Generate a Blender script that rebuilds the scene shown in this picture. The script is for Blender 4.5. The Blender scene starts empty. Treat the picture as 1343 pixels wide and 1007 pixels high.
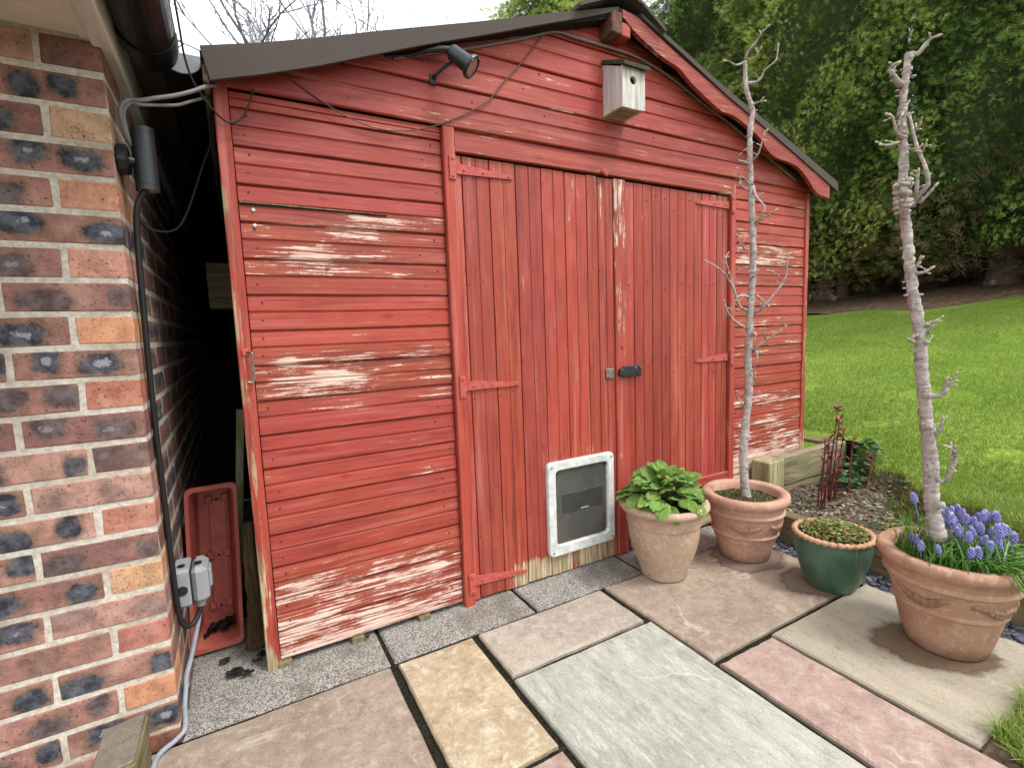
import bpy, bmesh, math, random
import numpy as np
from mathutils import Vector, Matrix, noise
random.seed(7); RNG = np.random.default_rng(11)
R_ = math.radians
scene = bpy.context.scene
C = scene.collection
# ------------------------------------------------------------------ camera, sky, sun, exposure
cam_d = bpy.data.cameras.new('camera'); cam = bpy.data.objects.new('camera', cam_d); C.objects.link(cam)
cam_d.sensor_width = 36; cam_d.lens = 17.36; cam_d.clip_start = 0.02; cam_d.clip_end = 500
_r = Vector((0.87081, -0.49023, -0.03692)); _d = Vector((-0.08473, -0.07568, -0.99353)); _f = Vector((0.48426, 0.86830, -0.10744))
m3 = Matrix((_r, -_d, -_f)).transposed().to_4x4(); m3.translation = (0, 0, 1.09)
cam.matrix_world = m3
scene.camera = cam
SUN_EL, SUN_AZ = 58.0, 146.0          # overcast: a soft glow behind and right of the camera (azimuth clockwise from +Y)
world = bpy.data.worlds.new('World'); scene.world = world; world.use_nodes = True
wt = world.node_tree; wt.nodes.clear()
sky = wt.nodes.new('ShaderNodeTexSky'); sky.sky_type = 'NISHITA'; sky.sun_disc = False
sky.sun_elevation = R_(SUN_EL); sky.sun_rotation = R_(SUN_AZ); sky.dust_density = 3.5; sky.air_density = 1.0; sky.ozone_density = 1.0
hs = wt.nodes.new('ShaderNodeHueSaturation'); hs.inputs['Saturation'].default_value = 0.22; hs.inputs['Value'].default_value = 1.0
tc = wt.nodes.new('ShaderNodeTexCoord'); cn = wt.nodes.new('ShaderNodeTexNoise')
cn.inputs['Scale'].default_value = 2.2; cn.inputs['Detail'].default_value = 6
wt.links.new(tc.outputs['Generated'], cn.inputs['Vector'])
cr = wt.nodes.new('ShaderNodeMapRange'); cr.inputs[1].default_value = 0.35; cr.inputs[2].default_value = 0.7
wt.links.new(cn.outputs['Fac'], cr.inputs[0])
mxw = wt.nodes.new('ShaderNodeMix'); mxw.data_type = 'RGBA'
mxw.inputs['B'].default_value = (9.5, 9.8, 10.2, 1)           # cloud layer
mf = wt.nodes.new('ShaderNodeMath'); mf.operation = 'MULTIPLY_ADD'; mf.inputs[1].default_value = 0.25; mf.inputs[2].default_value = 0.65
wt.links.new(cr.outputs[0], mf.inputs[0]); wt.links.new(mf.outputs[0], mxw.inputs['Factor'])
bg = wt.nodes.new('ShaderNodeBackground'); bg.inputs['Strength'].default_value = 0.125
wo = wt.nodes.new('ShaderNodeOutputWorld')
wt.links.new(sky.outputs[0], hs.inputs['Color']); wt.links.new(hs.outputs[0], mxw.inputs['A'])
wt.links.new(mxw.outputs['Result'], bg.inputs['Color']); wt.links.new(bg.outputs[0], wo.inputs['Surface'])
sun_d = bpy.data.lights.new('sun', 'SUN'); sun = bpy.data.objects.new('sun', sun_d); C.objects.link(sun)
sun_d.energy = 1.5; sun_d.angle = R_(14); sun_d.color = (1, 0.965, 0.92)
_az = R_(SUN_AZ); _el = R_(SUN_EL)
sdir = Vector((math.sin(_az) * math.cos(_el), math.cos(_az) * math.cos(_el), math.sin(_el)))
sun.rotation_euler = sdir.to_track_quat('Z', 'Y').to_euler(); sun.location = (0, -3, 6)
vs = scene.view_settings; vs.view_transform = 'Standard'; vs.look = 'None'; vs.gamma = 1; vs.exposure = 0.92; vs.use_curve_mapping = False
scene.cycles.max_bounces = 6; scene.cycles.transparent_max_bounces = 8

# ------------------------------------------------------------------ helpers
WL = {}
def wl(o): return WL.get(o.name, Vector((0, 0, 0)))
def tag(o, label=None, cat=None, group=None, kind=None):
    if label: o['label'] = label
    if cat: o['category'] = cat
    if group: o['group'] = group
    if kind: o['kind'] = kind
    return o
def empty(name, loc, label, cat, group=None):
    o = bpy.data.objects.new(name, None); C.objects.link(o); o.location = loc; o.empty_display_size = 0.1
    WL[o.name] = Vector(loc); return tag(o, label, cat, group)
def link(name, me, loc, parent=None):
    o = bpy.data.objects.new(name, me); C.objects.link(o); loc = Vector(loc); WL[o.name] = loc
    if parent is not None: o.parent = parent; o.location = loc - wl(parent)
    else: o.location = loc
    return o
def mesh_np(name, v, f, mat, smooth=False, attrs=None):
    me = bpy.data.meshes.new(name)
    if isinstance(f, np.ndarray):
        v = np.asarray(v, dtype=np.float32); n = f.shape[1]
        me.vertices.add(len(v)); me.vertices.foreach_set('co', v.ravel())
        me.loops.add(f.size); me.loops.foreach_set('vertex_index', f.ravel().astype(np.int32))
        me.polygons.add(len(f)); me.polygons.foreach_set('loop_start', np.arange(0, f.size, n, dtype=np.int32))
        me.update(calc_edges=True)
    else:
        me.from_pydata([tuple(map(float, p)) for p in v], [], [tuple(q) for q in f]); me.update()
    if mat: me.materials.append(mat)
    if smooth: me.polygons.foreach_set('use_smooth', [True] * len(me.polygons))
    if attrs:
        for k, a in attrs.items():
            at = me.attributes.new(k, 'FLOAT', 'POINT'); at.data.foreach_set('value', np.asarray(a, dtype=np.float32))
    return me
def mk(name, v, f, mat, parent=None, smooth=False, attrs=None, at=None, color=None):
    """one mesh object from world-space verts; its origin goes to the middle of them"""
    v = np.asarray(v, dtype=float)
    c = np.asarray(at, dtype=float) if at is not None else np.append((v.min(0)[:2] + v.max(0)[:2]) / 2, v.min(0)[2] if parent is None else (v.min(0)[2] + v.max(0)[2]) / 2)
    o = link(name, mesh_np(name, v - c, f, mat, smooth, attrs), c, parent)
    if color is not None: o.color = color
    return o
def cbox(c, s, ch=0.002):
    """chamfered box, 24 verts"""
    hx, hy, hz = s[0] / 2, s[1] / 2, s[2] / 2; ch = min(ch, hx * .9, hy * .9, hz * .9)
    V = []; idx = {}
    for sx in (-1, 1):
        for sy in (-1, 1):
            for sz in (-1, 1):
                for ax in range(3):
                    p = [sx * (hx - ch), sy * (hy - ch), sz * (hz - ch)]; p[ax] = (sx * hx, sy * hy, sz * hz)[ax]
                    idx[(sx, sy, sz, ax)] = len(V); V.append((p[0] + c[0], p[1] + c[1], p[2] + c[2]))
    F = []
    for ax in range(3):
        a, b = [(1, 2), (2, 0), (0, 1)][ax]
        for s_ in (-1, 1):
            q = []
            for (u, w) in ((-1, -1), (1, -1), (1, 1), (-1, 1)):
                k = [0, 0, 0]; k[ax] = s_; k[a] = u; k[b] = w; q.append(idx[(*k, ax)])
            F.append(q if s_ > 0 else q[::-1])
        for u in (-1, 1):
            for w in (-1, 1):
                k0 = [0, 0, 0]; k0[ax] = -1; k0[a] = u; k0[b] = w; k1 = k0[:]; k1[ax] = 1
                q = [idx[(*k0, a)], idx[(*k1, a)], idx[(*k1, b)], idx[(*k0, b)]]
                F.append(q if u * w < 0 else q[::-1])
    for sx in (-1, 1):
        for sy in (-1, 1):
            for sz in (-1, 1):
                q = [idx[(sx, sy, sz, a)] for a in range(3)]; F.append(q if sx * sy * sz > 0 else q[::-1])
    return V, F
def box(name, c, s, mat, parent=None, ch=0.002, rot=None, **k):
    V, F = cbox(c, s, ch)
    if rot is not None:
        M = Matrix.Rotation(rot[1], 3, rot[0]); cv = Vector(c); V = [tuple(M @ (Vector(p) - cv) + cv) for p in V]
    return mk(name, V, F, mat, parent, **k)
def merge(parts):
    V = []; F = []
    for v, f in parts:
        n = len(V); V.extend(map(tuple, v)); F.extend([[i + n for i in q] for q in f])
    return V, F
def catmull(pts, n=5):
    P = [np.array(p, float) for p in pts]; P = [2 * P[0] - P[1]] + P + [2 * P[-1] - P[-2]]; out = []
    for i in range(1, len(P) - 2):
        for j in range(n):
            t = j / n; a, b, c, d = P[i - 1:i + 3]
            out.append(.5 * (2 * b + (c - a) * t + (2 * a - 5 * b + 4 * c - d) * t * t + (3 * b - a - 3 * c + d) * t ** 3))
    out.append(P[-2]); return np.array(out)
def tube(pts, rad, sides=8, smooth_n=0, cap=True):
    P = catmull(pts, smooth_n) if smooth_n else np.array(pts, float)
    n = len(P); rad = np.full(n, rad) if np.isscalar(rad) else np.interp(np.linspace(0, 1, n), np.linspace(0, 1, len(rad)), rad)
    V = []; F = []; up = None
    for i in range(n):
        t = P[min(i + 1, n - 1)] - P[max(i - 1, 0)]; t = t / (np.linalg.norm(t) + 1e-9)
        if up is None: up = np.cross(t, (1, 0, 0) if abs(t[0]) < .8 else (0, 1, 0)); up /= np.linalg.norm(up)
        up = up - t * np.dot(up, t); up /= np.linalg.norm(up) + 1e-9; w = np.cross(t, up)
        for k in range(sides):
            a = 2 * math.pi * k / sides; V.append(P[i] + rad[i] * (math.cos(a) * up + math.sin(a) * w))
    for i in range(n - 1):
        for k in range(sides):
            k2 = (k + 1) % sides; F.append([i * sides + k, i * sides + k2, (i + 1) * sides + k2, (i + 1) * sides + k])
    if cap: F.append(list(range(sides))[::-1]); F.append([(n - 1) * sides + k for k in range(sides)])
    return V, F
def lathe(prof, segs=48, c=(0, 0, 0), wob=0.0):
    V = []; F = []; n = len(prof)
    for k in range(segs):
        a = 2 * math.pi * k / segs
        for (r, z) in prof:
            rr = r * (1 + wob * math.sin(3 * a + 1.3) + wob * .6 * math.sin(7 * a + z * 20)); V.append((c[0] + rr * math.cos(a), c[1] + rr * math.sin(a), c[2] + z))
    for k in range(segs):
        for i in range(n - 1):
            a, b = k * n + i, ((k + 1) % segs) * n + i; F.append([a, b, b + 1, a + 1])
    return V, F
def prism_y(outline, y0, y1):
    """closed outline in XZ extruded from y0 (front) to y1"""
    n = len(outline); V = [(x, y0, z) for x, z in outline] + [(x, y1, z) for x, z in outline]
    F = [list(range(n)), list(range(2 * n - 1, n - 1, -1))] + [[(i + 1) % n, i, n + i, n + (i + 1) % n] for i in range(n)]
    return V, F
def strip_prism(top, bot, y0, y1):
    """quads between two equal-length polylines (x,z), given thickness in y"""
    n = len(top); V = []
    for (a, b) in zip(top, bot):
        V += [(a[0], y0, a[1]), (b[0], y0, b[1]), (b[0], y1, b[1]), (a[0], y1, a[1])]
    F = []
    for i in range(n - 1):
        p, q = 4 * i, 4 * i + 4
        for k in range(4): F.append([p + k, p + (k + 1) % 4, q + (k + 1) % 4, q + k])
    F.append([3, 2, 1, 0]); F.append([4 * n - 4, 4 * n - 3, 4 * n - 2, 4 * n - 1]); return V, F
def recalc(o):
    bm = bmesh.new(); bm.from_mesh(o.data); bmesh.ops.recalc_face_normals(bm, faces=bm.faces); bm.to_mesh(o.data); bm.free(); return o

# ------------------------------------------------------------------ material helpers
class NT:
    def __init__(s, name):
        s.m = bpy.data.materials.new(name); s.m.use_nodes = True; s.t = s.m.node_tree; s.b = s.t.nodes['Principled BSDF']
        s.tc = None
    def n(s, typ, ins=None, **kw):
        x = s.t.nodes.new(typ)
        for k, v in kw.items(): setattr(x, k, v)
        for k, v in (ins or {}).items(): s.set(x.inputs[k], v)
        return x
    def set(s, sock, v):
        if isinstance(v, bpy.types.NodeSocket): s.t.links.new(v, sock)
        else: sock.default_value = v
    def co(s, kind='Object'):
        if s.tc is None: s.tc = s.n('ShaderNodeTexCoord')
        return s.tc.outputs[kind]
    def oi(s):
        if not hasattr(s, '_oi'): s._oi = s.n('ShaderNodeObjectInfo')
        return s._oi
    def rcoord(s, scale, k=31.0):
        """object coords, shifted per object, scaled per axis"""
        r = s.n('ShaderNodeVectorMath', {0: (k, k * .7, k * 1.3), 'Scale': s.oi().outputs['Random']}, operation='SCALE')
        a = s.n('ShaderNodeVectorMath', {0: s.co(), 1: r.outputs[0]}, operation='ADD')
        return s.n('ShaderNodeVectorMath', {0: a.outputs[0], 1: scale}, operation='MULTIPLY').outputs[0]
    def noise(s, vec, scale=1.0, detail=5.0, rough=.6, dist=0.0):
        return s.n('ShaderNodeTexNoise', {'Vector': vec, 'Scale': scale, 'Detail': detail, 'Roughness': rough, 'Distortion': dist}).outputs['Fac']
    def vor(s, vec, scale, feature='F1', out='Distance'):
        return s.n('ShaderNodeTexVoronoi', {'Vector': vec, 'Scale': scale}, feature=feature).outputs[out]
    def math(s, op, a, b=0.0, c=0.0, clamp=False):
        return s.n('ShaderNodeMath', {0: a, 1: b, 2: c}, operation=op, use_clamp=clamp).outputs[0]
    def rng(s, v, a, b, c=0.0, d=1.0):
        x = s.n('ShaderNodeMapRange', {0: v, 1: a, 2: b, 3: c, 4: d}, interpolation_type='SMOOTHSTEP'); return x.outputs[0]
    def mix(s, f, a, b, mode='MIX'):
        x = s.n('ShaderNodeMix', data_type='RGBA', blend_type=mode)
        for k, v in (('Factor', f), ('A', a), ('B', b)): s.set([i for i in x.inputs if i.name == k and (k == 'Factor' and i.type == 'VALUE' or i.type == 'RGBA')][0], v)
        return [q for q in x.outputs if q.type == 'RGBA'][0]
    def attr(s, name): return s.n('ShaderNodeAttribute', attribute_name=name).outputs['Fac']
    def sep(s, v): return s.n('ShaderNodeSeparateXYZ', {0: v}).outputs
    def bump(s, h, strength=.5, dist=.002, normal=None):
        i = {'Height': h, 'Strength': strength, 'Distance': dist}
        if normal is not None: i['Normal'] = normal
        return s.n('ShaderNodeBump', i).outputs[0]
    def out(s, color, rough=.7, normal=None, spec=.3, **kw):
        s.set(s.b.inputs['Base Color'], color); s.set(s.b.inputs['Roughness'], rough); s.set(s.b.inputs['Specular IOR Level'], spec)
        if normal is not None: s.set(s.b.inputs['Normal'], normal)
        for k, v in kw.items(): s.set(s.b.inputs[k], v)
        return s.m
def rgb(r, g, b): return (r, g, b, 1.0)
def srgb(r, g, b):
    f = lambda c: (c / 255 / 12.92) if c / 255 <= .04045 else ((c / 255 + .055) / 1.055) ** 2.4
    return (f(r), f(g), f(b), 1.0)

def paint_mat(name, axis):
    """old red fence paint over primer and wood; 'wear' bares the white primer, 'bare' bares the timber"""
    s = NT(name)
    g = (3.2, 40, 75) if axis == 'x' else (75, 40, 3.2)
    g1 = (9, 80, 190) if axis == 'x' else (190, 80, 9)
    g2 = (6, 12, 14) if axis == 'x' else (14, 12, 6)
    grain = s.noise(s.rcoord(g), 1, 5, .7, .5); gr2 = s.noise(s.rcoord(g1, 23), 1, 3, .6); blot = s.noise(s.rcoord(g2, 17), 1, 5, .7); fine = s.noise(s.rcoord((60, 60, 60)), 4, 2)
    w = s.attr('wear'); ba = s.attr('bare')
    base = s.mix(s.noise(s.rcoord((3, 3, 3), 9), 1, 2), srgb(150, 54, 43), srgb(174, 75, 60))
    base = s.mix(s.rng(blot, .45, .75, 0, .6), base, srgb(176, 88, 74))
    base = s.mix(s.rng(grain, .30, .52, .65, 0), base, srgb(104, 36, 30))
    base = s.mix(s.rng(gr2, .58, .75, 0, .35), base, srgb(184, 106, 94))
    fd = s.noise(s.rcoord((1.2, 8, 30) if axis == 'x' else (30, 8, 1.2), 41), 1, 4, .65)
    base = s.mix(s.rng(fd, .52, .70, 0, .55), base, srgb(188, 114, 103)); base = s.mix(s.rng(fd, .30, .44, .5, 0), base, srgb(104, 46, 42))
    kn = s.vor(s.rcoord((4.5, 1, 9) if axis == 'x' else (9, 1, 4.5), 13), 1.0)
    base = s.mix(s.rng(kn, .03, .11, .6, 0), base, srgb(124, 40, 36))
    base = s.mix(1.0, base, s.oi().outputs['Color'], 'MULTIPLY')
    sm = s.math('ADD', s.math('MULTIPLY_ADD', s.math('SUBTRACT', grain, .5), .95, .5), s.math('ADD', s.math('MULTIPLY', s.math('SUBTRACT', blot, .5), .7), s.math('MULTIPLY', s.math('SUBTRACT', gr2, .5), .75)))
    thin = s.rng(s.math('MULTIPLY_ADD', w, .5, sm), .60, .82)
    white = s.rng(s.math('MULTIPLY_ADD', w, .31, s.math('MULTIPLY_ADD', s.math('SUBTRACT', fine, .5), .22, sm)), .79, .87)
    col = s.mix(s.math('MULTIPLY', thin, .8), base, s.mix(s.rng(grain, .3, .7), srgb(108, 46, 32), srgb(168, 88, 64)))
    col = s.mix(s.math('MULTIPLY', white, .92), col, s.mix(s.rng(s.math('ADD', s.math('MULTIPLY', grain, .5), s.math('MULTIPLY', gr2, .5)), .36, .62), srgb(178, 122, 102), srgb(218, 200, 186)))
    wood = s.mix(s.rng(grain, .3, .7), srgb(110, 92, 62), srgb(204, 188, 154)); wood = s.mix(s.rng(blot, .5, .72, 0, .55), wood, srgb(116, 110, 64))
    bm = s.rng(s.math('ADD', ba, s.math('MULTIPLY', sm, .9)), .86, 1.05)
    col = s.mix(bm, col, wood)
    h = s.math('ADD', s.math('MULTIPLY', s.math('ADD', grain, s.math('MULTIPLY', gr2, .4)), .8), s.math('MULTIPLY', white, -.25))
    return s.out(col, s.rng(white, 0, 1, .52, .8), s.bump(h, .6, .0025), .35)
M = {}
M['paint_x'] = paint_mat('red_paint_horizontal', 'x'); M['paint_z'] = paint_mat('red_paint_vertical', 'z')
def simple(name, col, rough=.6, scale=40, var=.25, bump=.3, bd=.001, metallic=0.0, spec=.3, col2=None, stretch=(1, 1, 1), **kw):
    s = NT(name); nz = s.noise(s.rcoord(stretch), scale, 6, .65)
    c2 = col2 or tuple(min(1, c * (1 - var)) for c in col[:3]) + (1,)
    c = s.mix(s.rng(nz, .3, .7), c2, col)
    return s.out(c, s.rng(nz, .2, .8, max(0, rough - .1), min(1, rough + .1)), s.bump(nz, bump, bd), spec, Metallic=metallic, **kw)

def brick_mat(side=False):
    s = NT('brick'); r = s.oi().outputs['Random']; x, y, z = s.sep(s.co())
    n1 = s.noise(s.rcoord((1, 1, 1)), 28, 5, .65); n2 = s.noise(s.rcoord((1, 1, 1)), 160, 4, .7); n3 = s.noise(s.rcoord((1, .5, 1)), 9, 3)
    base = s.mix(1.0, s.mix(s.rng(n1, .3, .7), rgb(.70, .72, .73), rgb(1.18, 1.19, 1.19)), s.oi().outputs['Color'], 'MULTIPLY')
    base = s.mix(s.rng(n3, .52, .75, 0, .5), base, srgb(196, 158, 140))
    def blob(cx, cz, rx, rz):
        dx = s.math('DIVIDE', s.math('SUBTRACT', x, cx), rx); dz = s.math('DIVIDE', s.math('SUBTRACT', z, cz), rz)
        d = s.math('SQRT', s.math('ADD', s.math('POWER', s.math('ABSOLUTE', dx), 2.6), s.math('POWER', s.math('ABSOLUTE', dz), 2.6)))
        return s.math('ADD', d, s.math('MULTIPLY', s.math('SUBTRACT', n1, .5), 1.7))
    r2 = s.math('FRACT', s.math('MULTIPLY', r, 7.13)); r3 = s.math('FRACT', s.math('MULTIPLY', r, 23.7))
    d1 = blob(s.rng(r, 0, 1, -.085, -.02), s.rng(r3, 0, 1, -.01, .01), s.rng(r2, 0, 1, .026, .052), .029)
    d2 = blob(s.rng(r2, 0, 1, .03, .095), s.rng(r, 0, 1, -.01, .008), s.rng(r3, 0, 1, .024, .046), .027)
    dm = s.math('MINIMUM', d1, d2); al = s.oi().outputs['Alpha']
    ring = s.math('MULTIPLY', s.rng(dm, .9, 1.7, .75, 0), al); core = s.math('MULTIPLY', s.rng(dm, .72, 1.08, .97, 0), al)
    base = s.mix(ring, base, srgb(110, 88, 70)); base = s.mix(core, base, s.mix(s.rng(n1, .35, .65), srgb(40, 42, 50), srgb(92, 94, 102)))
    cen = s.math('MULTIPLY', s.rng(s.math('ADD', dm, s.math('MULTIPLY', n2, .5)), .28, .5, .65, 0), s.math('GREATER_THAN', r3, .72))
    base = s.mix(s.math('MULTIPLY', cen, al), base, srgb(168, 172, 178))
    pit = s.rng(n2, .34, .41, 1, 0); base = s.mix(s.math('MULTIPLY', pit, .75), base, srgb(44, 30, 28))
    h = s.math('ADD', s.math('MULTIPLY', n2, .5), s.math('ADD', n1, s.math('MULTIPLY', pit, -.8)))
    return s.out(base, .78, s.bump(h, .6, .003), .25)
M['brick'] = brick_mat()
def mortar_mat():
    s = NT('mortar'); n = s.noise(s.co(), 60, 6, .7); n2 = s.noise(s.co(), 6, 4)
    c = s.mix(s.rng(n, .3, .7), srgb(168, 160, 146), srgb(214, 207, 193)); c = s.mix(s.rng(n2, .45, .7, 0, .6), c, srgb(140, 128, 106))
    return s.out(c, .9, s.bump(n, .7, .004), .15)
M['mortar'] = mortar_mat()
def slab_mat(name, c1, c2, c3, veins=.0, rough=.72, streak=(1, 1, 1)):
    s = NT(name); a = s.noise(s.rcoord(streak, 11), 3.0, 6, .62, .8); b = s.noise(s.rcoord(streak), 26, 7, .78, .4); d = s.noise(s.rcoord((1, 1, 1)), 190, 4, .75)
    c = s.mix(s.rng(a, .3, .68), c1, c2); c = s.mix(s.rng(b, .48, .66, 0, .8), c, c3); c = s.mix(s.rng(b, .34, .47, .55, 0), c, tuple(q * .55 for q in c1[:3]) + (1,)); c = s.mix(s.rng(d, .3, .62, .30, 0), c, rgb(.05, .045, .04))
    ly = s.noise(s.rcoord(streak, 5), 2.6, 5, .55, 1.4)                    # split layers of riven stone
    st = s.math('FRACT', s.math('MULTIPLY', ly, 7.0)); edge = s.rng(s.math('ABSOLUTE', s.math('SUBTRACT', st, .5)), 0, .045, 1, 0)
    gate = s.rng(s.noise(s.rcoord((1, 1, 1), 3), 4.5, 3), .48, .58); edge = s.math('MULTIPLY', s.math('MULTIPLY', edge, gate), .6)
    c = s.mix(s.math('MULTIPLY', edge, veins), c, srgb(206, 196, 182))
    vn = s.noise(s.rcoord((1, 1, 1), 29), 2.2, 4, .55, .3); vein = s.math('MULTIPLY', s.rng(s.math('ABSOLUTE', s.math('SUBTRACT', vn, .5)), .0, .011, 1, 0), s.rng(s.noise(s.rcoord((1, 1, 1), 37), 3.2, 2), .50, .60)); c = s.mix(s.math('MULTIPLY', vein, min(1, veins * .85)), c, srgb(208, 202, 190))
    crk = s.noise(s.rcoord((1, 1, 1), 43), 3.4, 6, .6, .2); crack = s.math('MULTIPLY', s.rng(s.math('ABSOLUTE', s.math('SUBTRACT', crk, .52)), .0, .004, 1, 0), s.rng(s.noise(s.rcoord((1, 1, 1), 47), 2.4, 2), .56, .62)); c = s.mix(s.math('MULTIPLY', crack, .7), c, rgb(.10, .08, .06))
    grime = s.rng(s.noise(s.rcoord((1, 1, 1), 19), 5.5, 6, .7), .56, .70, 0, .45); c = s.mix(grime, c, s.mix(.5, c1, rgb(.06, .055, .04)))
    h = s.math('ADD', s.math('MULTIPLY', s.math('FLOOR', s.math('ADD', s.math('MULTIPLY', ly, 7.0), .5)), .30), s.math('ADD', s.math('MULTIPLY', b, .8), s.math('MULTIPLY', d, .2)))
    return s.out(c, rough, s.bump(h, .7, .007), .3)
M['slab_tan'] = slab_mat('sandstone_tan', srgb(142, 126, 111), srgb(160, 143, 128), srgb(180, 166, 152), .35)
M['slab_yellow'] = slab_mat('sandstone_yellow', srgb(166, 146, 116), srgb(190, 175, 148), srgb(206, 197, 177), .3)
M['slab_pinktan'] = slab_mat('sandstone_pinkish_tan', srgb(154, 144, 131), srgb(174, 163, 149), srgb(190, 181, 168), .4)
M['slab_green'] = slab_mat('sandstone_grey_green', srgb(150, 151, 140), srgb(172, 173, 160), srgb(194, 193, 182), .6, streak=(1.6, .5, 1))
M['slab_brown'] = slab_mat('sandstone_brown', srgb(144, 127, 111), srgb(163, 146, 128), srgb(180, 166, 149), .5)
M['slab_pink'] = slab_mat('sandstone_pink', srgb(154, 129, 118), srgb(172, 147, 135), srgb(184, 167, 153), .45)
M['slab_beige'] = slab_mat('sandstone_beige', srgb(156, 147, 129), srgb(178, 169, 150), srgb(168, 153, 132), .25, streak=(2.2, .45, 1))
def granite_mat():
    s = NT('granite_concrete'); v = s.vor(s.co(), 300, 'F1', 'Color'); vv = s.sep(v)[0]; n = s.noise(s.co(), 420, 3, .8); big = s.noise(s.co(), 7, 4)
    c = s.mix(s.rng(s.math('ADD', s.math('MULTIPLY', vv, .6), s.math('MULTIPLY', n, .5)), .32, .75), srgb(92, 89, 85), srgb(176, 171, 163))
    c = s.mix(s.rng(big, .45, .7, 0, .6), c, srgb(96, 91, 78))
    return s.out(c, .9, s.bump(n, .8, .003), .2)
M['granite'] = granite_mat()
def wood_mat(name, c1, c2, axis='x', moss=0.0, mosscol=None, rough=.8):
    s = NT(name); sc = {'x': (3, 40, 40), 'y': (40, 3, 40), 'z': (40, 40, 3)}[axis]
    g = s.noise(s.rcoord(sc), 1, 7, .7, .8); b = s.noise(s.rcoord((1, 1, 1)), 9, 5, .6)
    c = s.mix(s.rng(g, .28, .72), c1, c2)
    if moss: c = s.mix(s.rng(b, .5, .72, 0, moss), c, mosscol or srgb(84, 92, 46))
    return s.out(c, rough, s.bump(g, .6, .003), .2)
M['sleeper_x'] = wood_mat('weathered_timber_x', srgb(92, 84, 62), srgb(158, 148, 118), 'x', .6, srgb(118, 122, 78))
M['sleeper_y'] = wood_mat('weathered_timber_y', srgb(82, 74, 52), srgb(140, 128, 98), 'y', .6, srgb(92, 96, 56))
M['sleeper_z'] = wood_mat('weathered_timber_z', srgb(110, 100, 66), srgb(184, 174, 138), 'z', .5, srgb(146, 146, 96))
M['greywood'] = wood_mat('bare_grey_wood', srgb(150, 146, 138), srgb(214, 210, 202), 'z', .25, srgb(168, 158, 138))
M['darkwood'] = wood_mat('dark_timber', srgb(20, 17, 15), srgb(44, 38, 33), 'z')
M['fencewood'] = wood_mat('old_fence_board', srgb(92, 88, 78), srgb(146, 140, 126), 'y', .4, srgb(96, 98, 70))
M['felt'] = simple('roofing_felt', srgb(86, 77, 72), .88, 240, .35, .7, .003)
M['white_plastic'] = simple('white_plastic', srgb(216, 218, 215), .35, 30, .08, .05, spec=.5, col2=srgb(180, 186, 178))
M['fascia_white'] = simple('grey_white_fascia', srgb(222, 222, 218), .4, 14, .2, .1, spec=.5, stretch=(4, .5, 4))
M['soffit'] = simple('soffit_board', srgb(222, 214, 200), .7, 12, .12, .15)
M['black_plastic'] = simple('black_plastic', srgb(26, 27, 29), .38, 60, .2, .1, spec=.5)
M['black_metal'] = simple('black_metal', srgb(38, 42, 48), .38, 80, .2, .1, spec=.55, metallic=.2)
M['grey_plastic'] = simple('grey_plastic', srgb(142, 146, 150), .5, 50, .12, .1)
M['cable_grey'] = simple('grey_cable', srgb(118, 114, 112), .55, 60, .2, .1)
M['cable_light'] = simple('pale_grey_conduit', srgb(150, 156, 166), .45, 60, .2, .1)
M['cable_brown'] = simple('brown_wire', srgb(96, 70, 70), .55, 60, .2, .1)
M['cable_black'] = simple('black_cable', srgb(34, 33, 34), .5, 60, .2, .1)
M['steel'] = simple('dull_steel', srgb(150, 146, 138), .42, 90, .3, .2, metallic=.8)
M['glass_dark'] = simple('spot_glass', srgb(150, 128, 112), .08, 20, .2, .0, spec=.8)
M['red_hinge'] = simple('painted_hinge', srgb(184, 92, 84), .5, 60, .2, .2, col2=srgb(160, 70, 62))
M['trough'] = simple('terracotta_plastic', srgb(168, 88, 76), .5, 18, .2, .15, col2=srgb(144, 68, 58))
def pot_mat(name, c1, c2, c3, rough=.85):
    s = NT(name); a = s.noise(s.rcoord((1, 1, 1)), 7, 6, .65); b = s.noise(s.rcoord((1, 1, 1)), 45, 6, .7); d = s.noise(s.rcoord((1, 1, 1)), 260, 3, .7)
    c = s.mix(s.rng(a, .3, .7), c1, c2); c = s.mix(s.rng(b, .50, .68, 0, .7), c, c3); x, y, z = s.sep(s.co())
    c = s.mix(s.rng(s.math('ADD', z, s.math('MULTIPLY', a, .07)), .02, .085, .55, 0), c, tuple(q * .45 for q in c1[:3]) + (1,))   # tide mark of damp and algae
    return s.out(c, rough, s.bump(s.math('ADD', b, s.math('MULTIPLY', d, .4)), .35, .002), .2)
M['pot_tan'] = pot_mat('tan_clay', srgb(160, 134, 112), srgb(182, 156, 134), srgb(200, 182, 164))
M['pot_terra'] = pot_mat('terracotta', srgb(166, 124, 104), srgb(184, 146, 126), srgb(198, 170, 152))
M['pot_terra_old'] = pot_mat('terracotta_weathered', srgb(150, 114, 90), srgb(172, 136, 112), srgb(190, 162, 144))
def glaze_mat():
    s = NT('green_glaze'); a = s.noise(s.co(), 9, 4, .5); st = s.noise(s.rcoord((14, 14, 1.5)), 1, 4)
    c = s.mix(s.rng(a, .3, .7), srgb(54, 82, 64), srgb(72, 102, 82)); c = s.mix(s.rng(st, .5, .75, 0, .45), c, srgb(104, 128, 108))
    return s.out(c, .3, s.bump(a, .15, .002), .5)
M['glaze'] = glaze_mat()
M['rope_clay'] = simple('unglazed_clay', srgb(192, 150, 118), .8, 40, .25, .3)
M['soil'] = simple('dark_soil', srgb(58, 46, 38), .95, 60, .5, 1.0, .008)
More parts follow.
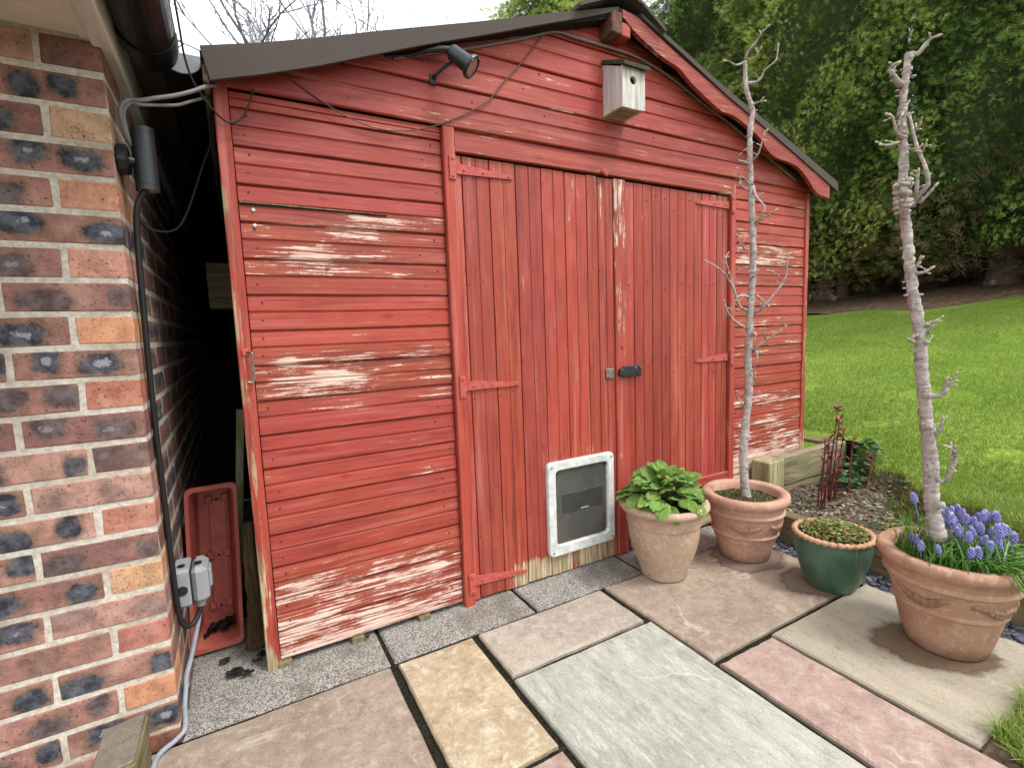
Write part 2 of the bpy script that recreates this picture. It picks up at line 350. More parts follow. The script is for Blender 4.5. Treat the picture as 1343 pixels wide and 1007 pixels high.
def leaf_mat(name, c1, c2, c3, tr=.25, rough=.5, spec=.4):
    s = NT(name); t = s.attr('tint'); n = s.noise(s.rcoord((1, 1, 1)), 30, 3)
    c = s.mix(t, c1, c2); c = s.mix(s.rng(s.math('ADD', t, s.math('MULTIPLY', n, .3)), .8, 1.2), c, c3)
    s.out(c, rough, None, spec)
    tl = s.n('ShaderNodeBsdfTranslucent', {'Color': c}); mx = s.n('ShaderNodeMixShader', {0: tr})
    o = s.t.nodes['Material Output']; s.t.links.new(s.b.outputs[0], mx.inputs[1]); s.t.links.new(tl.outputs[0], mx.inputs[2]); s.t.links.new(mx.outputs[0], o.inputs['Surface'])
    return s.m
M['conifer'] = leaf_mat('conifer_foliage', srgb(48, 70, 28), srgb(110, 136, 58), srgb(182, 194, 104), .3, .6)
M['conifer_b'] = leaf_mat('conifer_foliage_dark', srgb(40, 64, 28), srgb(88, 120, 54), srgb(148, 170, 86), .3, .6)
M['dead_foliage'] = leaf_mat('dead_conifer_foliage', srgb(62, 52, 34), srgb(98, 86, 56), srgb(128, 114, 76), .2, .8)
M['conifer_core'] = simple('conifer_inner_twigs', srgb(62, 70, 36), .95, 8, .5, .6, .03, col2=srgb(42, 46, 26))
M['grass'] = leaf_mat('grass_blades', srgb(96, 120, 44), srgb(142, 168, 70), srgb(196, 200, 122), .35, .55)
M['hyacinth_leaf'] = leaf_mat('hyacinth_leaves', srgb(56, 100, 26), srgb(104, 152, 56), srgb(150, 184, 104), .3, .4)
M['muscari'] = leaf_mat('blue_flower', srgb(128, 128, 188), srgb(164, 164, 220), srgb(206, 206, 236), .2, .6)
M['sedum'] = leaf_mat('sedum_leaves', srgb(84, 100, 48), srgb(140, 146, 84), srgb(178, 142, 92), .15, .6)
M['peony'] = leaf_mat('peony_red', srgb(84, 34, 38), srgb(122, 52, 52), srgb(150, 92, 72), .15, .5)
M['columbine'] = leaf_mat('blue_green_leaves', srgb(50, 84, 46), srgb(88, 124, 72), srgb(130, 158, 96), .2, .6)
M['dead_leaf'] = leaf_mat('dead_leaves', srgb(96, 78, 58), srgb(150, 128, 98), srgb(186, 170, 142), .1, .85)
M['black_leaf'] = simple('wet_black_leaf', srgb(24, 20, 18), .6, 40, .4, .5)
def primrose_mat():
    s = NT('primrose_leaf'); x, y, z = s.sep(s.co()); n = s.noise(s.rcoord((1, 1, 1)), 40, 4); v = s.vor(s.co(), 75, 'DISTANCE_TO_EDGE')
    c = s.mix(s.rng(n, .3, .7), srgb(88, 134, 46), srgb(144, 184, 84)); c = s.mix(s.rng(v, 0, .12, .5, 0), c, srgb(184, 208, 138))
    c = s.mix(s.rng(s.math('ABSOLUTE', y), .0012, .003, .8, 0), c, srgb(186, 206, 150))
    c = s.mix(1.0, c, s.oi().outputs['Color'], 'MULTIPLY')
    s.out(c, .38, s.bump(v, .8, .004), .45)
    tl = s.n('ShaderNodeBsdfTranslucent', {'Color': c}); mx = s.n('ShaderNodeMixShader', {0: .22}); o = s.t.nodes['Material Output']
    s.t.links.new(s.b.outputs[0], mx.inputs[1]); s.t.links.new(tl.outputs[0], mx.inputs[2]); s.t.links.new(mx.outputs[0], o.inputs['Surface']); return s.m
M['primrose'] = primrose_mat()
def bark_mat(name, c1, c2, c3):
    s = NT(name); a = s.noise(s.rcoord((9, 9, 60), 3), 1, 6, .65, .5); b = s.noise(s.rcoord((1, 1, 1)), 34, 6, .7); v = s.noise(s.rcoord((1, 1, 1), 7), 12, 4)
    c = s.mix(s.rng(a, .3, .7), c1, c2); c = s.mix(s.rng(b, .52, .72, 0, .7), c, c3); c = s.mix(s.rng(b, .34, .44, .7, 0), c, srgb(70, 60, 56)); c = s.mix(s.rng(v, .55, .75, 0, .45), c, srgb(166, 158, 118))
    return s.out(c, .85, s.bump(s.math('ADD', a, s.math('MULTIPLY', b, .9)), 1.0, .008), .2)
M['bark'] = bark_mat('pear_bark', srgb(148, 137, 130), srgb(184, 174, 168), srgb(222, 218, 214))
M['bark_brown'] = bark_mat('conifer_bark', srgb(78, 64, 52), srgb(116, 98, 82), srgb(134, 118, 100))
M['bark_bare'] = simple('far_bare_twigs', srgb(122, 122, 128), .9, 10, .2, .1)
def lawn_mat():
    s = NT('lawn_ground'); a = s.noise(s.co(), .9, 5, .6); b = s.noise(s.co(), 30, 6, .7)
    c = s.mix(s.rng(a, .3, .7), srgb(116, 144, 50), srgb(146, 170, 72)); c = s.mix(s.rng(b, .35, .7), s.mix(.6, c, srgb(70, 84, 34)), c); c = s.mix(s.rng(s.noise(s.co(), 2.6, 5, .7), .56, .7, 0, .5), c, srgb(150, 146, 84))
    return s.out(c, .9, s.bump(b, .8, .02), .1)
M['lawn'] = lawn_mat()
def dirt_mat(name, c1, c2, c3, sc=26):
    s = NT(name); a = s.noise(s.co(), 3, 5, .6); b = s.noise(s.co(), sc, 6, .75); v = s.vor(s.co(), sc * 2.2)
    c = s.mix(s.rng(b, .3, .7), c1, c2); c = s.mix(s.rng(a, .5, .7, 0, .6), c, c3)
    return s.out(c, .95, s.bump(s.math('ADD', b, v), .9, .012), .1)
M['dirt'] = dirt_mat('bed_soil', srgb(62, 52, 42), srgb(112, 98, 80), srgb(92, 84, 68))
M['mulch'] = dirt_mat('needle_litter', srgb(70, 56, 44), srgb(126, 104, 84), srgb(104, 84, 66), 14)
M['joint'] = dirt_mat('joint_grit', srgb(30, 30, 24), srgb(58, 56, 44), srgb(46, 54, 30), 60)
M['slate'] = leaf_mat('slate_chips', srgb(58, 60, 70), srgb(96, 98, 110), srgb(140, 138, 140), 0.0, .6)
M['pebble'] = leaf_mat('pebbles', srgb(84, 76, 66), srgb(126, 116, 104), srgb(176, 168, 156), 0.0, .7)
M['wet'] = None
# ------------------------------------------------------------------ ground, patio, lawn
def sheet(name, x0, x1, y0, y1, nx, ny, zf, mat, kind='structure', parent=None):
    xs = np.linspace(x0, x1, nx + 1); ys = np.linspace(y0, y1, ny + 1)
    V = np.array([(x, y, zf(x, y)) for y in ys for x in xs]); w = nx + 1
    F = np.array([(j * w + i, j * w + i + 1, (j + 1) * w + i + 1, (j + 1) * w + i) for j in range(ny) for i in range(nx)], dtype=np.int32)
    o = mk(name, V, F, mat, parent, smooth=True, at=(0, 0, 0)); return tag(o, kind=kind)
def sstep(a, b, x):
    t = min(1, max(0, (x - a) / (b - a))); return t * t * (3 - 2 * t)
def edge_x(y):                                    # where the bed meets the raised lawn
    return float(np.interp(y, [-.6, .3, .63, 1.05, 1.32, 1.6], [2.44, 2.46, 2.52, 2.75, 3.0, 3.12])) + .025 * math.sin(y * 17) + .02 * math.sin(y * 31 + 1)
def lawn_z(x, y):
    return .27 + .185 * max(0, x - 3.0) + .012 * noise.noise((x * 1.1, y * 1.1, 0)) 
def bed_z(x, y): return .10 + .03 * noise.noise((x * 3, y * 3, 2)) + .05 * sstep(2.5, 2.9, x) * sstep(1.62, 1.3, y)
def land(x, y):
    e = edge_x(y) + .3 * sstep(1.50, 1.60, y); t = sstep(e - .06, e + .10, x); z = bed_z(x, y) * (1 - t) + lawn_z(x, y) * t
    return z if y < 1.68 else lawn_z(max(x, 3.0), y)
g = sheet('ground', -80, 120, -60, 140, 4, 4, lambda x, y: -.06, M['dirt'])
def lawn_top(x, y):
    if x > 9.4: return lawn_z(9.4, y)
    return land(x, y) + (-.04 + .046 * sstep(edge_x(y) + .3 * sstep(1.50, 1.60, y) - .02, edge_x(y) + .3 * sstep(1.50, 1.60, y) + .07, x) if y < 1.64 else 0)
lawn = sheet('lawn', 2.37, 3.3, -3, 1.635, 60, 160, lawn_top, M['lawn'])
lawn2 = sheet('lawn', 3.3, 14.0, -3, 14, 60, 60, lambda x, y: lawn_z(min(x, 9.4), y) + .006, M['lawn'])
lawn3 = sheet('lawn', 3.02, 3.3, 1.70, 14, 4, 60, lambda x, y: lawn_z(x, y) + .006, M['lawn'])
far = sheet('field', 14, 90, -40, 90, 4, 4, lambda x, y: 1.1, M['lawn'])
def bank_col(x, y): return land(x, y)
bed = sheet('flower_bed', 2.36, 3.10, -.6, 1.66, 40, 90, lambda x, y: land(x, y) + .004, M['dirt'])
mulch = sheet('needle_litter_border', 7.7, 13.0, -2, 12, 60, 80, lambda x, y: lawn_z(min(x, 9.4), y) + (-.05 + .09 * sstep(8.0 + .35 * math.sin(y * 1.3) + .2 * math.sin(y * 3.7) - .9 * sstep(3.4, 5.2, y), 8.35 + .35 * math.sin(y * 1.3) + .2 * math.sin(y * 3.7) - .9 * sstep(3.4, 5.2, y), x)), M['mulch'])

patio = tag(mk('patio', *cbox((0.9, .95, -.03), (3.2, 4.6, .05), .002), M['joint'], at=(0, 0, 0)), kind='structure')
def slab(name, x0, x1, y0, y1, mat, top=.012, jit=.005, n=14, wavy=.0008):
    """stone flag with an uneven, chipped rim and a slightly dished top"""
    pts = []
    cs = [(x0, y0), (x1, y0), (x1, y1), (x0, y1)]
    for k in range(4):
        a, b = cs[k], cs[(k + 1) % 4]
        for i in range(n):
            t = i / n; x = a[0] + (b[0] - a[0]) * t; y = a[1] + (b[1] - a[1]) * t
            q = noise.noise((x * 9 + k * 7, y * 9, x0 * 13)) * jit + noise.noise((x * 34, y * 34, y0 * 7)) * jit * .6
            nx_, ny_ = [(0, 1), (-1, 0), (0, -1), (1, 0)][k]; q = abs(q); pts.append((x + nx_ * q, y + ny_ * q))
    N = len(pts); cx = (x0 + x1) / 2; cy = (y0 + y1) / 2; V = []; F = []
    rings = [(1.0, -.03, 0), (1.0, top - .007, 0), (.0, top - .001, .006), (.0, top, .02)]
    for s_, z, ins in rings:
        for (x, y) in pts:
            L = math.hypot(x - cx, y - cy) + 1e-6; k = 1 - ins / L; xx, yy = cx + (x - cx) * k, cy + (y - cy) * k
            V.append((xx, yy, z + (wavy * noise.noise((xx * 6, yy * 6, x0)) if z > 0 else 0)))
    for r in range(3):
        for i in range(N): j = (i + 1) % N; F.append([r * N + i, r * N + j, (r + 1) * N + j, (r + 1) * N + i])
    F.append(list(range(3 * N, 4 * N)))
    return mk(name, V, F, mat, patio, color=(1, 1, 1, 1))
for a in [(-.78, .358, .42, 1.532, 'slab_tan'), (.384, .652, .992, 1.532, 'slab_yellow'), (.678, 1.238, 1.282, 1.534, 'slab_pinktan'),
          (.674, 1.250, .36, 1.266, 'slab_green'), (.10, .652, .30, .974, 'slab_pink'), (1.264, 2.165, 1.000, 1.538, 'slab_brown'),
          (1.268, 1.528, .10, .978, 'slab_pink'), (1.546, 2.165, .43, .984, 'slab_beige'), (-.78, .08, -.5, .40, 'slab_brown'), (.66, 1.25, -.6, .345, 'slab_tan')]:
    slab('paving_slab', *a[:4], M[a[4]])
for a in [(-.215, .366, 1.553, 2.15), (.380, .935, 1.556, 1.90), (.947, 1.50, 1.556, 1.90), (1.512, 2.165, 1.554, 1.90)]:
    slab('kerb_slab', *a, M['granite'], top=.004, jit=.003, wavy=.0008)
def blotch(name, c, rx, ry, mat, z, seed, parent=None, n=40, amp=.14, rot=0):
    V = [(c[0], c[1], z)]
    for i in range(n):
        a = 2 * math.pi * i / n; k = 1 + amp * noise.noise((math.cos(a) * 1.6 + seed, math.sin(a) * 1.6, seed)) + amp * .25 * noise.noise((math.cos(a) * 6 + seed, math.sin(a) * 6, seed))
        x, y = rx * k * math.cos(a), ry * k * math.sin(a); V.append((c[0] + x * math.cos(rot) - y * math.sin(rot), c[1] + x * math.sin(rot) + y * math.cos(rot), z))
    return mk(name, V, [[0, i + 1, (i + 1) % n + 1] for i in range(n)], mat, parent)
def damp(name, c1, c2, rough):
    s = NT(name); n = s.noise(s.co(), 16, 5, .65); c = s.mix(n, c1, c2); s.out(c, rough, s.bump(n, .3, .003), .4)
    tp = s.n('ShaderNodeBsdfTransparent'); e = s.attr('edge'); f = s.rng(s.math('ADD', e, s.math('MULTIPLY', s.math('SUBTRACT', n, .5), .5)), .10, .34); mx = s.n('ShaderNodeMixShader', {0: f})
    o = s.t.nodes['Material Output']; s.t.links.new(tp.outputs[0], mx.inputs[1]); s.t.links.new(s.b.outputs[0], mx.inputs[2]); s.t.links.new(mx.outputs[0], o.inputs['Surface']); return s.m
M['wet'] = damp('damp_stone', srgb(98, 82, 65), srgb(118, 100, 81), .36); M['wet2'] = damp('damp_stone_brown', srgb(112, 96, 83), srgb(128, 111, 97), .55)
def stain(c, rx, ry, mat, seed, rot=0, amp=.2, z=.0134):
    o = blotch('damp_patch', c, rx, ry, mat, z, seed, patio, amp=amp, rot=rot, n=48); me = o.data; at = me.attributes.new('edge', 'FLOAT', 'POINT'); at.data.foreach_set('value', [1.0] + [0.0] * 48)
stain((1.920, .665), .225, .165, M['wet'], 3, -.5); stain((1.985, 1.385), .215, .175, M['wet2'], 8); stain((2.0, 1.10), .165, .13, M['wet2'], 5, amp=.3)

# slate strip between slabs and sleepers, pebbles in the bed
def stones(name, n, xr, yr, zf, smin, smax, flat, mat, label, cat, dens=None):
    base = np.array([(-1, -1, -.6), (1, -.8, -.5), (.9, 1, -.6), (-.8, .9, -.5), (-.7, -.6, .6), (.6, -.8, .5), (.7, .6, .6), (-.6, .7, .5)])
    bf = np.array([(0, 3, 2, 1), (4, 5, 6, 7), (0, 1, 5, 4), (1, 2, 6, 5), (2, 3, 7, 6), (3, 0, 4, 7)])
    V = []; F = []; T = []
    for i in range(n):
        x = random.uniform(*xr); y = random.uniform(*yr)
        if dens and not dens(x, y): continue
        s = random.uniform(smin, smax); sc = np.array([s * random.uniform(.8, 1.5), s * random.uniform(.6, 1.1), s * flat * random.uniform(.6, 1.3)]) / 2
        m = np.array(Matrix.Rotation(random.uniform(0, 6.3), 3, 'Z') @ Matrix.Rotation(random.uniform(-.5, .5), 3, 'X'))
        p = ((base + RNG.uniform(-.25, .25, (8, 3))) * sc) @ m.T + (x, y, zf(x, y) + sc[2] * .4); k = len(V)
        V.extend(p); F.extend(bf + k); T.extend([random.random()] * 8)
    return tag(mk(name, np.array(V), np.array(F, dtype=np.int32), mat, attrs={'tint': T}, at=(0, 0, 0)), label, cat, kind='stuff')
stones('slate_chippings', 1500, (2.165, 2.285), (.0, 1.56), lambda x, y: random.uniform(-.006, .012), .014, .036, .35, M['slate'], 'blue grey slate chippings along the edge of the paving', 'slate chippings')
stones('gravel', 5000, (2.36, 3.0), (.1, 1.62), lambda x, y: land(x, y) + .003, .007, .020, .5, M['pebble'], 'mixed pale gravel scattered over the flower bed', 'gravel', lambda x, y: x < edge_x(y) - .02 and noise.noise((x * 4, y * 4, 0)) > -.25)

# ------------------------------------------------------------------ brick house
HX, HY, CH, JT = -.215, 1.5565, .08, .0125
house = empty('brick_house', (HX - .6, HY + 1.2, 0), 'red brick house corner with dark burnt patches and pale mortar', 'house')
wall = mk('wall', *cbox((HX - .0012 - .6, HY + .0028 + 2.2, .91), (1.2, 4.4, 1.82), .001), M['mortar'], house)
SL, SH, BH = .234, .1115, .0675
bm_s = [mesh_np('brick_stretcher', np.array(cbox((0, 0, 0), (SL, SH, BH), .0032)[0]) + RNG.uniform(-.0016, .0016, (24, 3)), cbox((0, 0, 0), (1, 1, 1), .01)[1], M['brick']) for _ in range(5)]
bm_side = [mesh_np('brick_side', [(-p[1], p[0], p[2]) for p in np.array(cbox((0, 0, 0), (SL, SH, BH), .0032)[0]) + RNG.uniform(-.0016, .0016, (24, 3))], cbox((0, 0, 0), (1, 1, 1), .01)[1], M['brick']) for _ in range(4)]
REDS = [srgb(154, 112, 100), srgb(138, 98, 90), srgb(164, 122, 108), srgb(130, 92, 86), srgb(146, 106, 94), srgb(170, 130, 116)]
HEADS = {0: (132, 90, 80), 2: (184, 150, 122), 4: (188, 134, 108), 6: (190, 138, 118), 8: (194, 140, 106), 10: (172, 112, 92), 12: (112, 82, 78), 14: (178, 120, 100), 16: (194, 150, 114), 18: (166, 108, 94), 20: (190, 134, 104), 22: (154, 98, 78)}
nb = 0
def brick(me, x, y, z, col, al):
    global nb; nb += 1
    o = link('brick', me, (x, y, z), wall); o.color = (*col[:3], al); return o
ZT = 1.812                                           # underside of the soffit
for i in range(23):
    z = ZT - .004 - CH * (i + .5); header = (i % 2 == 0)
    # corner brick: its end on one face, its long side on the other
    if header: x0 = HX - SH; brick(random.choice(bm_side), HX - SH / 2, HY + SL / 2, z, srgb(*HEADS[i]), .25 if i in (0, 12, 22) else 0.0)
    else: x0 = HX - SL; brick(random.choice(bm_s), HX - SL / 2, HY + SH / 2, z, random.choice(REDS), random.choice((.6, .95, 1, .3)))
    for k in range(2 if header else 1):
        brick(random.choice(bm_s), x0 - JT - SL / 2 - k * (SL + JT), HY + SH / 2, z, random.choice(REDS), random.choice((.2, .7, .95, 1, 1)))
    y0 = HY + (SL if header else SH)
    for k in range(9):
        brick(random.choice(bm_side), HX - SH / 2, y0 + JT + SL / 2 + k * (SL + JT), z + random.uniform(-.001, .001), tuple(c * .9 for c in random.choice(REDS)[:3]), random.choice((0, .5, .9)))  # side bricks slightly darkened, passage shade put into their colour
parts = []
for i in range(23):
    z = ZT - .004 - CH * (i + .5); y0 = HY + (SL if i % 2 == 0 else SH) + 9 * (SL + JT)
    for k in range(6): parts.append(cbox((HX - SH / 2, y0 + JT + SL / 2 + k * (SL + JT), z), (SH, SL, BH), .003))
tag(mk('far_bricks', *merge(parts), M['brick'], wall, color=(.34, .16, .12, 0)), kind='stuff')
mk('soffit', *cbox((-1.0, 2.9, ZT + .012), (1.54, 4.2, .024), .001), M['soffit'], house)
box('soffit_trim', (-.243, 2.9, ZT + .001), (.022, 4.2, .012), M['soffit'], house, ch=.003)
box('fascia_board', (-.211, 2.9, ZT + .055), (.042, 4.2, .15), M['fascia_white'], house, ch=.004)
box('roof_edge', (-.62, 2.95, ZT + .19), (1.1, 4.3, .10), M['felt'], house, ch=.01, rot=('Y', .12))
def half_gutter(name, cx, cz, r, y0, y1, mat, parent, th=.004):
    out = [(cx + r * math.cos(math.pi + math.pi * t / 14), cz + r * math.sin(math.pi + math.pi * t / 14)) for t in range(15)]
    inn = [(cx + (r - th) * math.cos(math.pi + math.pi * t / 14), cz + (r - th) * math.sin(math.pi + math.pi * t / 14)) for t in range(15)]
    return recalc(mk(name, *strip_prism(out, inn, y0, y1), mat, parent, smooth=False))
gt = half_gutter('gutter', -.127, 1.885, .062, .95, 1.70, M['black_plastic'], house)
half_gutter('gutter_joint', -.127, 1.885, .067, 1.60, 1.66, M['black_plastic'], gt)
mk('gutter_stop_end', *prism_y([(-.127 + .062 * math.cos(math.pi + math.pi * t / 14), 1.885 + .062 * math.sin(math.pi + math.pi * t / 14)) for t in range(15)], 1.70, 1.706), M['black_plastic'], gt)
box('gutter_bracket', (-.183, 1.3, 1.87), (.02, .03, .05), M['black_plastic'], gt)

# ------------------------------------------------------------------ shed
SY = 1.760; SX0, SX1 = .012, 3.005; SD = 2.35
shed = empty('wooden_shed', (1.5, SY + 1.0, 0), 'large red timber shed with peeling paint, double doors and felt roof', 'shed')
rc = random.Random(5)
def wear_at(x, z, P): 
    w = 0
    for (px, pz, rx, rz, s) in P:
        d = ((x - px) / rx) ** 2 + ((z - pz) / rz) ** 2
        if d < 4: w += s * math.exp(-d * 1.1)
    return min(w, .95)
WP = [(.392, 1.432, .16, .03, .75), (.48, 1.425, .10, .025, .6), (.273, 1.325, .12, .05, .95), (.234, 1.354, .05, .03, .7), (.549, 1.301, .035, .025, .8),
      (.40, 1.017, .10, .018, .8), (.582, 1.022, .06, .03, .7), (.151, 1.012, .05, .04, .6), (.272, .977, .17, .035, .75), (.252, .934, .20, .04, .85),
      (.603, .859, .12, .03, .75), (.30, .758, .30, .02, .6), (.12, .27, .10, .05, .6), (.58, .255, .10, .04, .7), (.26, .235, .30, .05, .62), (.64, .14, .2, .05, .65),
      (.10, .03, .14, .05, .9), (.5, .035, .35, .045, 1.0), (.106, .121, .2, .05, .55), (.40, .09, .35, .03, .5), (.45, .185, .35, .03, .55), (.3, .43, .4, .03, .35), (.5, 1.5, .3, .012, .6), (.35, 1.09, .4, .02, .3),
      (2.415, 1.584, .09, .03, .9), (2.571, 1.545, .26, .035, .65), (2.418, 1.423, .09, .03, .95), (2.739, 1.422, .22, .03, .7), (2.737, 1.472, .2, .03, .55), (2.424, 1.144, .1, .03, .8),
      (2.75, 1.10, .3, .04, .7), (2.888, .936, .14, .02, .6), (2.546, .92, .2, .02, .5), (2.7, .64, .5, .06, .85), (2.7, .52, .5, .04, 1.0), (2.7, .44, .5, .05, .85), (2.8, .36, .5, .05, .9), (2.7, .28, .5, .06, 1.3), (2.42, .3, .1, .2, .6), (2.9, 1.75, .15, .02, .5),
      (1.2, 1.96, .25, .06, .28), (1.7, 1.89, .5, .03, .25), (.9, 1.84, .3, .015, .5), (1.0, 2.05, .2, .05, .25), (2.2, 1.86, .5, .02, .35)]
def bare_at(x, z):
    b = 0
    if x < .712: b = max(0, .42 - z * 9) + (.12 if z < .10 else 0)
    if x > 2.33: b = max(0, .55 - max(0, z - .26) * 12)
    return b
def band(z): return .33 if 1.285 < z < 1.505 or .845 < z < 1.066 or z < .346 else .10 if .62 < z < .735 else -.06
# backing walls
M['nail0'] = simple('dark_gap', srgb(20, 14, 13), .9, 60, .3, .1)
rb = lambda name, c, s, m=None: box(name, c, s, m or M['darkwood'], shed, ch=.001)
def gz(x): return 1.835 + (x - .0) * (2.36 - 1.835) / 1.5 if x < 1.5 else 2.36 - (x - 1.5) * (2.36 - 1.835) / 1.5
mk('front_frame', *prism_y([(SX0 + .01, .03), (SX1 - .01, .03), (SX1 - .01, 1.83), (1.5, 2.345), (SX0 + .01, 1.83)], SY + .004, SY + .04), M['darkwood'], shed)
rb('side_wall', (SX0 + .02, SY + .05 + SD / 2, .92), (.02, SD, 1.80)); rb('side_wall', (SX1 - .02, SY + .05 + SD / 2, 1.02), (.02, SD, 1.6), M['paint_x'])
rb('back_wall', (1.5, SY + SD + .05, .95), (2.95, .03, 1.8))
PROF = [(0, .006), (0, .0155), (.003, .018), (.049, .0165), (.0525, .0115), (.0575, .0115), (.061, .0165), (.103, .014), (.107, .006), (.111, .006)]
def board_x(x0, x1, z0, hgt, seg=.035, y=SY, warp=.0015, tint=None, sag=0.0, name='board', top_fn=None):
    n = max(2, int((x1 - x0) / seg)); k = hgt / .111; V = []; F = []; w = []; b = []; ph = rc.uniform(0, 50); m = len(PROF)
    for i in range(n + 1):
        x = x0 + (x1 - x0) * i / n; dz = warp * noise.noise((x * 3 + ph, 0, 0)); dy = warp * 1.6 * noise.noise((x * 2 + ph, 5, 0))
        for (pz, py) in PROF:
            z = z0 + pz * k + dz
            if top_fn: z = min(z, top_fn(x))
            V.append((x, y - py + dy, z)); ww = wear_at(x, z, WP) + band(z) + (.22 + .3 * noise.noise((x * 5 + ph, 3, 0)) if pz in (0, .003) else 0); w.append(ww + rc.uniform(-.05, .08)); b.append(bare_at(x, z))
    for i in range(n):
        for j in range(m - 1): a = i * m + j; F.append([a, a + m, a + m + 1, a + 1])
    F.append([j for j in range(m)][::-1]); F.append([n * m + j for j in range(m)])
    t = rc.uniform(.78, 1.06); o = mk(name, V, F, M['paint_x'], shed, attrs={'wear': w, 'bare': b}, color=tint or (t, t * rc.uniform(.92, 1.08), t * rc.uniform(.92, 1.1), 1)); return o
for i_, z0 in enumerate([.015 + .1105 * i for i in range(16)]):
    board_x(.05, .712, z0 + (.010 if i_ == 0 else 0), .1105 - (.010 if i_ == 0 else 0), tint=None)
board_x(.05, .712, .015 + .1105 * 16, .046, name='board')
zR = [.283 + .1115 * i for i in range(14)]
for z0 in zR: board_x(2.337, 2.99, z0, .1115)
board_x(2.337, 2.99, .195, .088); board_x(2.337, 2.99, .283 + .1115 * 14 - .02, .02)
board_x(.76, 2.337, 1.797, .06, name='board')
mk('split_gap', *prism_y([(.052, 1.4985), (.052, 1.5055), (.20, 1.5040), (.50, 1.5005), (.50, 1.4990), (.2, 1.4990)], SY - .0215, SY - .006), M['nail0'], shed)
mk('splinter', *prism_y([(.052, 1.5058), (.052, 1.5085), (.14, 1.5075), (.3, 1.5052), (.44, 1.5022), (.30, 1.5035), (.14, 1.5056)], SY - .0225, SY - .006), M['sleeper_z'], shed)
for sz in (1.486, 1.440): mk('screw', *tube([(.088, SY - .017, sz), (.088, SY - .0215, sz)], .0052, 10), M['white_plastic'], shed)
mk('screw', *tube([(.292, SY - .016, 1.318), (.292, SY - .021, 1.318)], .006, 10), M['red_hinge'], shed)
# gable cladding stands proud of the wall below; each board is cut to the slope of the roof
for i in range(4):
    z0 = 1.832 + .1395 * i; zt = z0 + .1395
    f = lambda z: (z - 1.835) / (2.36 - 1.835) * 1.5
    xl = max(.018, f(z0) - .0); xr = 3.0 - xl if xl > .02 else 2.998
    if xr - xl > .1: board_x(xl, xr, z0, .1395 if i < 3 else 2.352 - z0, y=SY - .012, seg=.03, top_fn=lambda x: gz(x) + .02)
    dz = 0
# corner trims, door surround
def trim(name, x0, x1, z0, z1, y, th, mat, wearf=None, baref=None, seg=.05, tint=(1, 1, 1, 1)):
    vert = (z1 - z0) > (x1 - x0); n = max(2, int(((z1 - z0) if vert else (x1 - x0)) / seg)); V = []; F = []; w = []; b = []; ph = rc.uniform(0, 90)
    ch = .003; sec = [(0, 0), (0, th - ch), (ch, th), (.5, th), (1 - ch, th), (1, th - ch), (1, 0)]; m = len(sec)
    L = (x1 - x0) if vert else (z1 - z0)
    for i in range(n + 1):
        t = i / n
        for (u, py) in sec:
            uu = u if u in (0, 1, .5) else (ch / L if u < .5 else 1 - ch / L); q = .0012 * noise.noise((t * 9 + ph, uu, 0))
            x, z = (x0 + L * uu + q, z0 + (z1 - z0) * t) if vert else (x0 + (x1 - x0) * t, z0 + L * uu + q)
            V.append((x, y - py, z)); w.append((wearf(x, z) if wearf else 0) + rc.uniform(-.03, .06)); b.append(baref(x, z) if baref else 0)
    for i in range(n):
        for j in range(m): a = i * m + j; c = i * m + (j + 1) % m; F.append([a, c, c + m, a + m] if not vert else [a, a + m, c + m, c])
    F.append(list(range(m))); F.append([n * m + j for j in range(m)][::-1])
    return recalc(mk(name, V, F, mat, shed, attrs={'wear': w, 'bare': b}, color=tint))
trim('corner_trim', .008, .047, -.012, 1.835, SY - .006, .022, M['paint_z'], lambda x, z: .2, lambda x, z: (.50 if x < .02 else .34 if x < .032 else .12) * (1 if z < 1.70 else 0) + max(0, .6 - z * 5))
trim('corner_trim', 2.975, 3.008, .20, 1.82, SY - .006, .020, M['paint_z'], lambda x, z: .55 if x > 2.99 else .2, lambda x, z: .3 + max(0, .5 - (z - .2) * 2))
trim('door_post', .716, .760, .0, 1.826, SY - .004, .034, M['paint_z'], lambda x, z: .12, lambda x, z: max(0, .35 - z * 9), tint=(1.05, 1.05, 1.05, 1))
trim('door_post', 2.298, 2.337, .0, 1.80, SY - .004, .030, M['paint_z'], lambda x, z: .5 if z > 1.65 else .18, lambda x, z: max(0, .4 - z * 3), tint=(1, .95, .95, 1))
trim('lintel', .762, 2.297, 1.745, 1.800, SY - .004, .030, M['paint_x'], lambda x, z: (.75 if x > 2.2 else .3 if abs(x - 1.46) < .05 else .18) + (.2 if z < 1.75 else 0), None, tint=(.85, .85, .88, 1))
